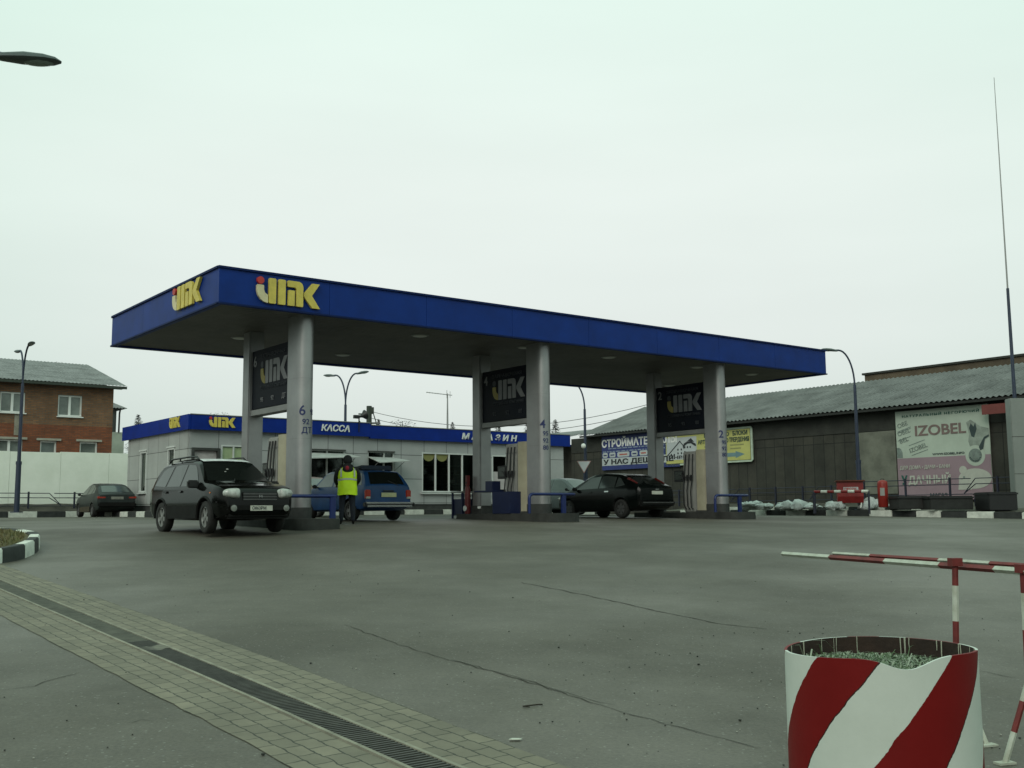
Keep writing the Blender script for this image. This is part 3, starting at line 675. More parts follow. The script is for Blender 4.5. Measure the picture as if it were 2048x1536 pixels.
g.tube([(-.03,0,ztop+.16),(-.03,0,ztop-.22)],.012,5).tube([(.12,0,ztop+.1),(.12,0,ztop-.2)],.01,5)
g.build('aerial',STEELD,tv)
# ================================================================ BRICK HOUSE, OUTBUILDING, WHITE WALL
BRK=brickmat('red_brick',(.27,.125,.055),(.17,.08,.038),(.12,.1,.075),.26,.075,.012,dirt=.4,bump=.4)
t,p=nodes(BRK)
# the lower courses are a redder, newer brick
src=p.inputs['Base Color'].links[0].from_socket; tc=N(t,'ShaderNodeTexCoord'); s_=N(t,'ShaderNodeSeparateXYZ'); t.links.new(tc.outputs['Object'],s_.inputs[0])
gt=N(t,'ShaderNodeMath',operation='LESS_THAN'); gt.inputs[1].default_value=5.72; t.links.new(s_.outputs['Z'],gt.inputs[0])
mm=N(t,'ShaderNodeMix',data_type='RGBA'); mm.blend_type='MULTIPLY'; mm.inputs['B'].default_value=(1.0,.6,.5,1); t.links.new(gt.outputs[0],mm.inputs['Factor']); t.links.new(src,mm.inputs['A']); t.links.new(mm.outputs['Result'],p.inputs['Base Color'])
SLATE=mat('asbestos_roof',(.19,.195,.195),.85,(1.6,.35),(25,.3)); WOODD=mat('dark_eave_wood',(.035,.045,.035),.8)
def corrug(g,p00,p10,p01,p11,amp,per,rows=3,over=.02,n_sub=8):
    # sheet from eave (p00..p10) up to ridge (p01..p11), waves run up the slope
    P=[Vector(p) for p in (p00,p10,p01,p11)]; L=(P[1]-P[0]).length; n=int(L/per)*n_sub
    nrm=(P[1]-P[0]).cross(P[2]-P[0]).normalized(); 
    if nrm.z<0: nrm=-nrm
    for r in range(rows):
        v0,v1=r/rows-(.02 if r else 0),(r+1)/rows; V=[]
        for i in range(n+1):
            u=i/n; w=nrm*(amp*math.sin(2*math.pi*u*L/per)); col=[]
            for v in (v0,v1):
                q=P[0].lerp(P[1],u).lerp(P[2].lerp(P[3],u),v)+w+nrm*(over if v==v0 and r else 0); col.append(g.b.verts.new(q))
            V.append(col)
        for i in range(n): g.b.faces.new((V[i][0],V[i+1][0],V[i+1][1],V[i][1]))
BO=Vector((-18.81,50,0)); bh=thing('brick_house','two-storey red brick house with grey gabled roof at the left edge','building',(BO.x,BO.y,0),TH)
bholes=[(-4.92,-3.87,6.2,7.13),(-2.47,-1.4,6.14,7.12),(-5.0,-3.9,4.2,5.0),(-3.16,-2.45,4.2,4.99),(-1.44,-.64,4.2,5.0)]
def wall_cells(x0,x1,z0,z1,holes,y,th,mt,name,parent):
    X=sorted({x0,x1,*[c for h in holes for c in h[:2]]}); Z=sorted({z0,z1,*[c for h in holes for c in h[2:]]}); g=MB()
    for i in range(len(X)-1):
        for j in range(len(Z)-1):
            mx_,mz=(X[i]+X[i+1])/2,(Z[j]+Z[j+1])/2
            if any(h[0]<mx_<h[1] and h[2]<mz<h[3] for h in holes): continue
            g.box((mx_,y+th/2,mz),(X[i+1]-X[i],th,Z[j+1]-Z[j]))
    return g.build(name,mt,parent)
wall_cells(-16,0,1.6,7.62,bholes,0,.35,BRK,'wall',bh)
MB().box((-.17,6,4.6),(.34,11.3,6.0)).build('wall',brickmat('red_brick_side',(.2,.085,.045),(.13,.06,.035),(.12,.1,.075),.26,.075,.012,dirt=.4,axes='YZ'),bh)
MB().prism([(.36,7.62),(11.6,7.62),(6,9.3)],Matrix(((0,0,1,-.02),(1,0,0,0),(0,1,0,0),(0,0,0,1))),.3).build('gable',BRK,bh)
g=MB(); corrug(g,(-16.5,-.55,7.64),(.47,-.55,7.64),(-16.5,6,9.42),(.47,6,9.42),.013,.17,4,.006); corrug(g,(-16.5,12.5,7.64),(.47,12.5,7.64),(-16.5,6,9.42),(.47,6,9.42),.013,.17,4,.006)
g.build('roof',SLATE,bh,smooth=60,fix=False)
MB().box((-8,-.5,7.56),(16.9,.06,.12)).box((-8,-.15,7.56),(16.8,.62,.04)).box((.44,6,8.45),(.04,.1,.1)).build('eave_board',WOODD,bh)
WPV=mat('white_plastic',(.78,.8,.77),.4,(2,.06)); LINT=mat('lintel_concrete',(.33,.32,.27),.85)
BGL=mat('house_glass',(.2,.23,.21),.08,(.8,.5))
for i,(x0,x1,z0,z1) in enumerate(bholes):
    o=thing_part('window',bh); f=.07; g=MB()
    g.box(((x0+x1)/2,.14,z1-f/2),(x1-x0,.08,f)).box(((x0+x1)/2,.13,z0+f/2),(x1-x0,.12,f))
    mu=[(x0+x1)/2] if x1-x0>.9 else []
    for x in [x0+f/2]+mu+[x1-f/2]: g.box((x,.14,(z0+z1)/2),(f*(1.5 if x in mu else 1),.075,z1-z0-2*f-.002))
    g.build('frame',WPV,o)
    MB().box(((x0+x1)/2,.17,(z0+z1)/2),(x1-x0-.02,.01,z1-z0-.02)).build('pane',BGL,o)
    if i>1: MB().box(((x0+x1)/2,-.015,z1+.06),(x1-x0+.34,.1,.1)).build('lintel',LINT,o)
    else: MB().box(((x0+x1)/2,-.03,z0-.03),(x1-x0+.1,.12,.04)).build('sill',WPV,o)
# plaster patch on the brick wall behind the lamp post
PL=mat('pale_plaster',(.27,.25,.2),.9,(3,.4))
MB().box((-4.15,-.006,5.7),(.28,.01,1.0)).build('plaster_patch',PL,bh)
# outbuilding behind
ob=at(228,860,60); oz=at(228,864,60).z
GW=mat('dark_grey_render',(.075,.08,.075),.85,(2,.3)); WR=mat('white_render',(.5,.53,.45),.85,(1.5,.2))
oh=thing('outbuilding','dark grey outbuilding with low roof and downpipe behind the brick house','building',(ob.x-3,ob.y-2.2,0),TH)
zt=at(248,818,61).z
MB().box((2.0,2.5,(oz+zt)/2),(3.7,5,zt-oz)).build('upper_wall',GW,oh)
MB().box((2.0,2.48,(oz+1.5)/2),(4.6,5.1,oz-1.5)).build('lower_wall',WR,oh)
g=MB(); corrug(g,(-1,-.3,zt-.05),(4.35,-.3,zt-.05),(-1,2.6,zt+.95),(3.2,2.6,zt+.95),.02,.17,2); corrug(g,(4.35,-.3,zt-.05),(4.35,5.4,zt-.05),(3.2,2.6,zt+.95),(3.21,2.7,zt+.95),.02,.17,1)
g.build('roof',SLATE,oh,smooth=60,fix=False)
MB().tube([(3.98,-.25,zt-.1),(3.98,-.12,zt-.35),(3.98,-.1,oz)],.05,8).build('downpipe',BLACK,oh)
# white wall
WW=mat('white_wall_render',(.84,.86,.78),.9,(.9,.2),(6,.25),col2=(.72,.75,.66))
w0=Vector((-30,40.0,0)); wo_=Vector((-22.1,46,0)); 
ww=thing('white_wall','long plain whitewashed wall in front of the brick house','wall',(wo_.x,wo_.y,0),TH)
zb0=2.46
g=MB()
for i in range(9):
    x0=-8+i*2.1; dz=random.uniform(-.015,.015); g.box((x0+1.05,.12,(zb0-1+4.43)/2+dz),(2.09,.24,4.43-zb0+1+2*dz))
g.box((10.0,.5,3.3),(1.9,.4,3.7))
g.build('wall_slab',WW,ww)
# weeds on the bank
WEED=mat('weed_stems',(.05,.06,.03),.9)
g=MB(); rnd=random.Random(21)
for i in range(46):
    t=rnd.uniform(2,14); p=lk+B*(rnd.uniform(1.8,2.5))+A*t; z=2.35; h=rnd.choice((.15,.2,.3,.55,.75)) if rnd.random()<.5 else .15
    q=Vector((p.x,p.y,z)); e2=q+Vector((rnd.uniform(-.15,.15),0,h)); g.tube([q,(q+e2)/2+Vector((rnd.uniform(-.04,.04),0,0)),e2],[.014,.01,.004],4)
    for k in range(rnd.randint(2,7)):
        c=q.lerp(e2,rnd.uniform(.2,1)); s=rnd.uniform(.04,.1); a2=rnd.uniform(0,6.3)
        g.face([c,c+Vector((math.cos(a2)*s,math.sin(a2)*s,s*.6)),c+Vector((math.cos(a2+.6)*s,math.sin(a2+.6)*s,s))])
tag(g.build('weeds',WEED,fix=False),'thin dry weeds along the foot of the white wall','weeds',kind='stuff')
# ================================================================ RAIL FENCES
FEN=mat('fence_dark_blue',(.016,.018,.035),.5,(3,.3)); FENY=mat('fence_board_faded',(.16,.15,.08),.8,(1,.4))
def rail_fence(name,label,p0,d,n,bay,h,z,kinks=()):
    r=thing(name,label,'fence',(p0.x,p0.y,z),math.atan2(d.y,d.x),'low rail fences')
    for i in range(n+1):
        MB().box((i*bay,0,h/2+.02),(.07,.07,h+.06)).build('post',FEN,r)
    for j,f in enumerate((.98,.72,.25)):
        g=MB()
        for i in range(n):
            x0=i*bay+.036; x1=(i+1)*bay-.036
            if i in kinks and j<2:
                xm=(x0+x1)/2; g.tube([(x0,0,h*f),(xm-.1,0,h*f),(xm+.4,0,h*.25+.03)],.02,6)
                g.tube([(xm+.1,0,h*f),(x1,0,h*f)],.02,6)
            else: g.tube([(x0,0,h*f),(x1,0,h*f)],.02,6)
        g.build('rail',FEN,r)
    return r
f0=Vector((19.2,39.5,0))+A*1.2-B*2
rail_fence('rail_fence','low dark blue rail fence in front of the pink and green poster',f0,B,5,2.0,.85,1.98,(2,))
f1=f0+B*10.0+B*.15
rail_fence('rail_fence','low dark rail fence behind the snow, right of pillar 2',f1,B,8,1.55,.8,1.86,(1,4))
f2=lk+B*.8-A*.5
rail_fence('rail_fence','low dark rail fence under the white wall on the left',f2,A,8,1.9,.75,1.85,(2,5))
# ================================================================ WAREHOUSE
WO=Vector((17.047,47.0,0)); wh=thing('warehouse','long dark corrugated-roof warehouse along the right side','building',(WO.x,WO.y,0),TH)
# local: x = A (away), y = B (to the left)
WM=brickmat('warehouse_panels',(.048,.046,.036),(.034,.034,.027),(.014,.015,.012),.58,2.35,.02,offset=0,rough=.85,dirt=.5,axes='YZ',bump=.3)
WMF=brickmat('warehouse_end_panels',(.048,.046,.036),(.034,.034,.027),(.014,.015,.012),.58,2.35,.02,offset=0,rough=.85,dirt=.5,axes='XZ',bump=.3)
WLT=mat('pale_wall_panels',(.15,.155,.125),.85,(1.1,.4)); WDK=mat('wall_dark_band',(.03,.031,.026),.85,(1.5,.4))
MB().box((.3,7,3.4),(.3,30.6,5.2)).build('wall',WM,wh)
MB().box((5.2,22.3,3.4),(9.6,.2,5.2)).build('wall',WMF,wh)
MB().box((.13,7,5.55),(.05,30.5,.85)).build('eave_shade_band',WDK,wh)  # dark strip painting the shadow under the eave onto the wall
MB().box((.13,1.25,3.7),(.04,2.0,2.8)).build('wall_panel',WLT,wh)
g=MB(); corrug(g,(-.5,-10.5,6.12),(-.5,20.9,6.12),(5,-10.5,8.1),(5,20.9,8.1),.032,.25,4,.008); corrug(g,(10.6,-10.5,6.12),(10.6,20.9,6.12),(5,-10.5,8.1),(5,20.9,8.1),.032,.25,4,.008)
g.build('roof',mat('asbestos_roof_pale',(.135,.14,.138),.85,(.7,.4),(25,.3)),wh,smooth=60,fix=False)
MB().box((-.42,5.2,6.02),(.07,31.3,.1)).box((-.1,5.2,6.0),(.56,31.2,.03)).build('eave_board',mat('eave_dark',(.02,.022,.02),.8),wh)
MB().prism([(.15,6.0),(9.9,6.0),(5,7.95)],Matrix(((1,0,0,0),(0,0,-1,20.7),(0,1,0,0),(0,0,0,1))),.12).build('gable',WM,wh)
MB().prism([(.02,5.9),(-1.0,5.62),(-1.0,5.5),(.02,5.78)],Matrix(((-1,0,0,.1),(0,0,-1,-4.5),(0,1,0,0),(0,0,0,1))),-1.0).box((-.45,-5.1,5.62),(.06,1.9,.4)).build('awning',mat('faded_red_sheet',(.16,.04,.035),.8),wh)
# lower gabled annex at the far end
g=MB(); corrug(g,(-2,22.6,5.75),(-2,31,5.75),(4,22.6,6.9),(4,31,6.9),.025,.2,2,.03)
ax=thing('annex','low grey annex roof between the kiosk and the warehouse','building',(WO.x,WO.y,0),TH)
g.build('roof',SLATE,ax,smooth=60,fix=False)
MB().box((1.2,26.8,3.7),(.3,8,4.1)).build('wall',WM,ax)
# flat-topped brown building beyond
q=WO+A*14; bb=thing('flat_roofed_building','brown flat-roofed building rising behind the warehouse ridge','building',(q.x,q.y,0),TH)
MB().box((6,-8,5.6),(12,38.04,8.2)).build('wall',mat('brown_render',(.1,.075,.05),.9,(.8,.4)),bb)
MB().box((6,-8,9.78),(12.2,38.3,.12)).build('parapet_cap',WDK,bb)
# ---- signs on the warehouse wall
SB=mat('sign_blue',(.018,.03,.15),.5,(1,.15)); SW=mat('sign_white',(.42,.45,.46),.5,(3,.1)); SY=mat('sign_yellow',(.45,.44,.14),.5,(1.2,.15)); SYB=mat('sign_pale_border',(.42,.5,.4),.5)
def sign_root(name,label,y,z): return thing(name,label,'sign',(WO.x+B.x*y,WO.y+B.y*y,z),TH)
rect=lambda x0,y0,x1,y1:[(x0,y0),(x1,y0),(x1,y1),(x0,y1)]
def rrect(x0,y0,x1,y1,r=.08): return [(x0+r,y0),(x1-r,y0),(x1,y0+r),(x1,y1-r),(x1-r,y1),(x0+r,y1),(x0,y1-r),(x0,y0+r)]
s1=sign_root('building_materials_sign','blue and white building materials sign, partly behind pillar 2',19.4,4.0)
F0=FL(0,0,0)
MB().prism(rect(0,0,6.2,1.98),F0,.06).build('board',SB,s1)
MB().prism(rect(.02,.25,6.1,.68),FL(-.008,0,0),.01).build('white_band',SW,s1)
text('СТРОЙМАТЕРИАЛЫ',FL(-.01,-.03,1.33),.42,6.0,TXTW,s1,bold=.035)
text('У НАС ДЕШЕВЛЕ',FL(-.02,-.15,.33),.27,5.6,TXTK,s1,bold=.03)
g=MB(); rnd=random.Random(5)
for zz in (1.2,1.03):
    x=.55 if zz>1.1 else .1
    while x<5.9:
        w=rnd.uniform(.12,.4); g.prism(rect(x,zz,x+w,zz+.055),FL(-.01,0,0),.01); x+=w+.08
g.build('small_print',mat('faint_white_print',(.22,.27,.36),.6),s1)
xx=.08
for i,w in enumerate((.42,.5,1.0,.5,.62,.8)):
    o=MB().prism(rrect(xx,.72,xx+w,1.0,.06),FL(-.012,0,0),.012).build('brand_tile',SW,s1)
    MB().prism(rect(xx+w*.18,.82,xx+w*.82,.89),FL(-.018,0,0),.006).build('brand_mark',[TXTB,TXTB,mat('mark_red',(.4,.08,.05),.6),TXTB][i%4] if i!=4 else MATS['mark_red'],o)
    xx+=w+.16
s2=sign_root('aerated_block_sign','yellow aerated block sign with house emblem, behind pump 2',14.3,4.05)
MB().prism(rrect(0,0,6.1,1.78,.1),F0,.06).build('board',SYB,s2)
MB().prism(rect(.09,.09,5.98,1.69),FL(-.006,0,0),.008).build('border_line',TXTK,s2)
MB().prism(rect(.11,.11,5.96,1.67),FL(-.012,0,0),.008).build('yellow_field',SY,s2)
pn=MB().prism(rect(.16,.3,2.35,1.5),FL(-.018,0,0),.008).build('emblem_panel',SW,s2)
g=MB()
g.prism([(.2,.5),(1.15,1.25),(1.45,.95),(1.45,1.02),(1.15,1.33),(.18,.56)],FL(-.024,0,0),.006)
g.prism([(1.35,.98),(1.45,1.16),(1.7,1.26),(2.0,1.24),(2.3,1.1),(2.32,.98),(2.25,.98),(1.95,1.14),(1.7,1.13),(1.5,1.03),(1.45,.85)],FL(-.025,0,0),.006)
for (x,z) in ((1.5,.95),(1.7,.95),(1.9,.95),(1.0,.85),(1.25,.85),(1.0,.65),(1.25,.65),(1.5,.7),(.5,.6),(.72,.58)): g.prism(rect(x-.045,z-.05,x+.045,z+.05),FL(-.026,0,0),.006)
g.prism([(1.95,1.42),(2.2,1.2),(1.7,1.28)],FL(-.024,0,0),.005)
g.build('house_drawing',TXTK,pn)
text('ИНВЕСТ',FL(-.022,-.35,.36),.16,1.9,TXTK,s2,bold=.02)
DG=mat('sign_dark_green',(.03,.06,.05),.6)
text('ГАЗОЗОЛО',FL(-.018,-2.9,1.38),.2,1.7,DG,s2,bold=.03); text('БЛОКИ',FL(-.018,-4.85,1.38),.22,.95,DG,s2,bold=.03)
text('АВТОКЛАВНОГО',FL(-.018,-2.45,1.06),.2,2.1,DG,s2,bold=.03); text('ТВЕРДЕНИЯ',FL(-.018,-4.6,1.06),.22,1.3,DG,s2,bold=.03)
g=MB()
for (x,z,w) in ((4.65,.86,.9),(4.65,.68,.7),(2.9,.86,.6),(3.6,.84,.5)): g.prism(rect(x,z,x+w,z+.07),FL(-.018,0,0),.006)
g.build('small_print',mat('faint_olive_print',(.25,.25,.1),.6),s2)
AR=mat('arrow_blue',(.13,.22,.24),.6)
MB().prism([(3.3,.3),(5.0,.3),(5.0,.22),(5.6,.4),(5.0,.58),(5.0,.5),(3.3,.5)],FL(-.018,0,0),.006).build('arrow',AR,s2)
# poster
s3=sign_root('insulation_poster','tall pale green and pink insulation poster on the warehouse wall','0' and .12,2.0)
PH=3.9; PW=4.28
PG=mat('poster_pale_green',(.4,.46,.39),.55,(.8,.12)); PP=mat('poster_pink',(.27,.19,.22),.55,(.8,.12)); PBR=mat('poster_brown_letters',(.17,.12,.11),.6); PGD=mat('poster_green_letters',(.01,.09,.07),.6); PGY=mat('poster_grey',(.17,.21,.19),.6,(5,.4)); PDG=mat('poster_dark',(.03,.05,.05),.6); PWH=mat('poster_white',(.42,.43,.38),.6,(4,.1))
MB().prism(rect(0,0,PW,PH),F0,.05).build('board',PG,s3)
V_=lambda v: PH-v
MB().prism(rect(0,0,PW,V_(2.07)),FL(-.006,0,0),.008).build('pink_field',PP,s3)
text('НАТУРАЛЬНЫЙ НЕГОРЮЧИЙ',FL(-.008,-.34,V_(.29)),.1,3.55,PGD,s3,bold=.02,space=1.3)
text('IZOBEL',FL(-.008,-.93,V_(1.12)),.44,2.35,PBR,s3,bold=.02)
text('WWW.IZOBEL.INFO',FL(-.008,-1.7,V_(2.0)),.09,1.45,PDG,s3,bold=.01)
text('ДЛЯ ДОМА • ДАЧИ • БАНИ',FL(-.016,-.12,V_(2.56)),.15,2.35,PWH,s3,bold=.02)
text('У',FL(-.016,-.16,V_(3.2)),.36,.3,PGD,s3,bold=.04); text('ДАЧНЫЙ',FL(-.016,-.5,V_(3.2)),.34,1.98,PWH,s3,bold=.03)
text('МАГАЗ',FL(-.016,-1.5,V_(3.78)),.16,.8,PDG,s3,bold=.02)
TILT=Matrix.Rotation(R(16),4,'Z')
for (x,v,s,w) in ((.12,.75,'OBE',.5),(.12,1.1,'OBEL',.62),(.2,1.42,'BEL',.42),(.66,1.85,'IZOBEL',.86)):
    text(s,FL(-.008,-x,V_(v))@TILT,.2,w,PGY,s3,bold=-.005)
g=MB()
for (x,v,w) in ((.06,.98,.7),(.06,.92,.7),(.08,1.32,.66),(.6,1.55,.8),(.72,1.98,.8)): g.prism(rect(0,0,w,.03),FL(-.008,-x,V_(v))@TILT,.004)
g.build('tile_lines',PGY,s3)
MB().prism([(0,V_(2.05)),(.28,V_(2.05)),(.27,V_(1.8)),(.2,V_(1.66)),(.1,V_(1.6)),(0,V_(1.6))],FL(-.008,0,0),.004).build('green_roll',PGY,s3)
MB().prism(circ(3.62,V_(2.1),.43,28),FL(-.012,0,0),.006).build('white_disc',PG,s3)
MB().prism(circ(3.62,V_(2.1),.29,24),FL(-.018,0,0),.006).build('watch_face',PGY,s3)
g=MB()
for k in range(9):
    a_=R(200+k*17); g.prism(circ(3.62+.23*math.cos(a_),V_(2.1)+.23*math.sin(a_),.03,6),FL(-.022,0,0),.004)
g.prism([(3.42,V_(.95)),(3.5,V_(.75)),(3.62,V_(.9)),(3.7,V_(.72)),(3.75,V_(1.0)),(3.62,V_(1.35)),(3.5,V_(1.3))],FL(-.014,0,0),.004)
g.prism([(3.8,V_(1.75)),(3.95,V_(1.5)),(4.05,V_(1.35)),(4.26,V_(1.26)),(4.26,V_(1.34)),(4.08,V_(1.44)),(3.98,V_(1.85)),(3.85,V_(1.9))],FL(-.02,0,0),.004)
g.build('dark_shapes',PDG,s3)
MB().prism([(3.3,V_(.7)),(3.5,V_(.6)),(3.9,V_(.9)),(4.26,V_(1.0)),(4.26,V_(1.3)),(4.02,V_(1.4)),(3.95,V_(1.8)),(3.75,V_(1.95)),(3.45,V_(1.85)),(3.35,V_(1.5)),(3.4,V_(1.2))],FL(-.011,0,0),.004).build('hand_picture',mat('poster_hand',(.25,.29,.25),.6,(3,.35)),s3)
pg=[(3.55+.72*math.cos(R(t)),V_(3.05)+.42*math.sin(R(t))) for t in range(0,360,15)]
o=MB().prism([p for p in pg if p[0]<PW-.01] ,FL(-.016,0,0),.006).prism(circ(3.05,V_(2.68),.17,14),FL(-.02,0,0),.006).prism([(2.8,V_(3.5)),(2.85,V_(3.1)),(3.1,V_(2.8)),(3.4,V_(3.5))],FL(-.019,0,0),.006).build('pig_shape',PWH,s3)
MB().prism(circ(3.08,V_(2.98),.05,8),FL(-.026,0,0),.004).prism(circ(2.98,V_(3.05),.025,8),FL(-.026,0,0),.004).build('pig_snout',PGY,o)
# ================================================================ LAMP POSTS
def lamp_post(label,base,z0,H,arms,R_=1.35,cat='street lamp'):
    r=thing('street_lamp',label,cat,(base.x,base.y,z0),0,'street lamps round the station')
    zc=H*.78
    MB().tube([(0,0,0),(0,0,H*.3)],[.11,.1],12).tube([(0,0,H*.3-.01),(0,0,zc)],[.075,.06],12).box((0,0,.02),(.36,.36,.04)).build('pole',LAMPP,r,smooth=40)
    MB().tube([(0,0,H*.3-.08),(0,0,H*.3+.05)],.115,12).build('collar',LAMPP,r,smooth=40)
    for az in arms:
        d=Vector((math.cos(R(az)),math.sin(R(az)),0)); P=[(0,0,zc)]
        for t in range(0,91,9): P.append(d*(R_*(1-math.cos(R(t))))+Vector((0,0,zc+(H-zc)*math.sin(R(t)))))
        e_=P[-1]; P.append(e_+d*.12)
        o=MB().tube(P,.038,8).build('arm',LAMPP,r,smooth=60)
        hd=MB(); M=Matrix.Translation(e_+d*.38)@Matrix.Rotation(R(az),4,'Z')@Matrix.Rotation(R(-6),4,'Y')
        prof=[(-.34,.05,.04),(-.26,.08,.06),(-.05,.12,.085),(.15,.13,.075),(.28,.1,.05),(.35,.03,.015)]
        rings=[]
        for x,w,h in prof:
            rings.append([hd.b.verts.new(M@Vector((x,w*math.cos(2*math.pi*k/12),(h if math.sin(2*math.pi*k/12)>0 else h*.45)*math.sin(2*math.pi*k/12)))) for k in range(12)])
        for i in range(5):
            for k in range(12): hd.b.faces.new((rings[i][k],rings[i][(k+1)%12],rings[i+1][(k+1)%12],rings[i+1][k]))
        hd.b.faces.new(rings[0]); hd.b.faces.new(rings[-1]); h=hd.build('lamp_head',LAMPH,o,smooth=50)
        MB().ball((.1,0,-.022),(.17,.09,.035),M=M,seg=12).build('lens',mat('lamp_lens',(.18,.22,.2),.2),h,smooth=60)
    return r
b=at(33,1024,43.5); lamp_post('dark double-arm street lamp at the left edge before the white wall',Vector((b.x,b.y,0)),1.75,6.75,(-54,126),R_=.85)
b=at(690,900,50); lamp_post('double-arm street lamp rising behind the kiosk roof',Vector((b.x,b.y,0)),1.6,6.55,(-30,150),R_=.62)
b=at(1172,990,53); lamp_post('street lamp with left-curving arm, beside the blue sign and give-way sign',Vector((b.x,b.y,0)),1.9,6.15,(172,),R_=.62)
b=at(1720,1000,43.6); lamp_post('street lamp with left-curving arm right of the canopy end',Vector((b.x,b.y,0)),1.6,6.55,(184,),R_=.62)
b=Vector((-6.5,11.0,0)); lamp_post('near street lamp reaching in at the top left corner',Vector((b.x,b.y,0)),zg(b.x,b.y),6.25,(28,208),R_=.8)
# give-way sign and small things at lamp 3
b=at(1168,935,52.4); gs=thing('give_way_sign','white inverted triangle give-way sign on a post, right of pillar 4','road sign',(b.x,b.y,1.9),0)
z=b.z-1.9
TRI=lambda s:[(-s,.577*s),(s,.577*s),(0,-1.155*s)]
MB().prism(TRI(.3),FR(0,0,z+.12),.02).build('plate',SW,gs); MB().prism(TRI(.35),FR(0,.004,z+.12),.012).build('plate_border',mat('faded_sign_red',(.28,.16,.15),.6),gs)
MB().tube([(0,.06,0),(0,.06,z+.3)],.03,8).build('post',LAMPP,gs)
b=at(1167,892,52.6); MB_=MB().ball((0,0,0),(.12,.1,.13),seg=12).build('white_bell',WHITE,None,smooth=60); MB_.location=b; tag(MB_,'small white round bell lamp fixed to the lamp post above the give-way sign','lamp')
b=at(1063,877,33.2)
# grey stele and mast at the right edge
p0=at(2026,900,40.2); st=thing('grey_stele','tall pale grey panelled cabinet cut by the right edge','sign pylon',(p0.x,p0.y,1.55),R(-4))
STL=mat('stele_grey',(.2,.22,.205),.5,(.8,.15))
MB().box((1.1,.25,2.11),(2.2,.5,4.2),bev=.02).build('panel',STL,st)
g=MB()
for z in (1.35,2.75): g.box((1.1,-.001,z),(2.2,.012,.015))
g.build('joint',WDK,st)
MB().box((1.1,.26,-.02),(2.3,.6,.14)).build('base',DKGREY,st)
b=at(2029,790,41.5); tm=at(1992,155,41.5); ms=thing('lightning_mast','very tall thin dark mast at the right edge','mast',(b.x,b.y,1.55),0)
zt=tm.z-1.55
MB().tube([(0,0,0),(0,0,zt*.5)],[.09,.055],10).build('lower_mast',LAMPP,ms,smooth=50)
MB().tube([(0,0,zt*.5),(0,0,zt)],[.035,.012],8).build('upper_rod',STEELD,ms,smooth=50)
# utility pole beyond
b=at(738,850,80); up=thing('utility_pole','dark wooden utility pole with brackets far behind the kiosk','utility pole',(b.x,b.y,1.5),0)
z=at(738,812,80).z-1.5
g=MB().tube([(0,0,0),(0,0,z)],[.24,.2],8); g.build('pole',WOODD,up)
g=MB().box((-.35,0,z-.6),(.9,.1,.1)).box((.1,0,z-1.3),(.9,.1,.12)).box((.25,0,z-.35),(.2,.25,.5)).tube([(.3,0,z-.5),(.65,0,z-1.6),(.6,0,z-3)],.04,5).tube([(-.3,0,z-1.7),(-.75,0,z-1.1)],.04,5); g.build('bracket',WOODD,up)
# distant spruces
LEAF=mat('spruce_needles',(.02,.032,.022),.9,(2,.4)); BARK=mat('bark',(.03,.025,.02),.9)
def spruce(u,v,D,w,label,bushy=False):
    b=at(u,v,D); h=b.z-1.5; r=thing('spruce_tree' if not bushy else 'bushy_tree',label,'tree',(b.x,b.y,1.5),0,'dark trees far behind the kiosk')
    rnd=random.Random(int(u)); g=MB()
    MB().tube([(0,0,0),(0,0,h*.95)],[.25,.03],6).build('trunk',BARK,r)
    for i in range(2600):
        t=rnd.random()**.8; z=h-t*6; rad=w*(t**.8 if not bushy else math.sin(math.pi*min(1,t*1.2+.12))**.6)*(.85+.15*math.sin(z*9))
        a_=rnd.uniform(0,6.28); q=rad*rnd.uniform(.2,1); c=Vector((q*math.cos(a_),q*math.sin(a_),z-q*.25)); s=rnd.uniform(.08,.22)
        d=Vector((math.cos(a_),math.sin(a_),rnd.uniform(-.5,.1)))*s; e_=Vector((-math.sin(a_),math.cos(a_),rnd.uniform(-.3,.3)))*s*.5
        g.face([c-e_,c+e_,c+d])
    g.build('crown',LEAF,r,fix=False)
for a_ in [(277,829,95,2.4,'pointed spruce above the left side of the kiosk roof'),(757,838,110,1.5,'small spruce right of the utility pole'),(996,846,105,2.4,'spruce top seen between the middle pillars, left one'),(1056,842,105,2.3,'spruce top close against pillar 4, left side'),(905,844,130,2.0,'small spruce right of the television antenna'),(1110,838,110,2.3,'spruce top just right of pillar 4')]: spruce(*a_)
for a_ in [(440,822,110,2.0,'loose bushy tree above the kiosk logo'),(805,836,110,3.0,'broad dark tree left of the television antenna'),(120,722,120,3.2,'bare tree top behind the brick house roof')]: spruce(*a_,bushy=True)
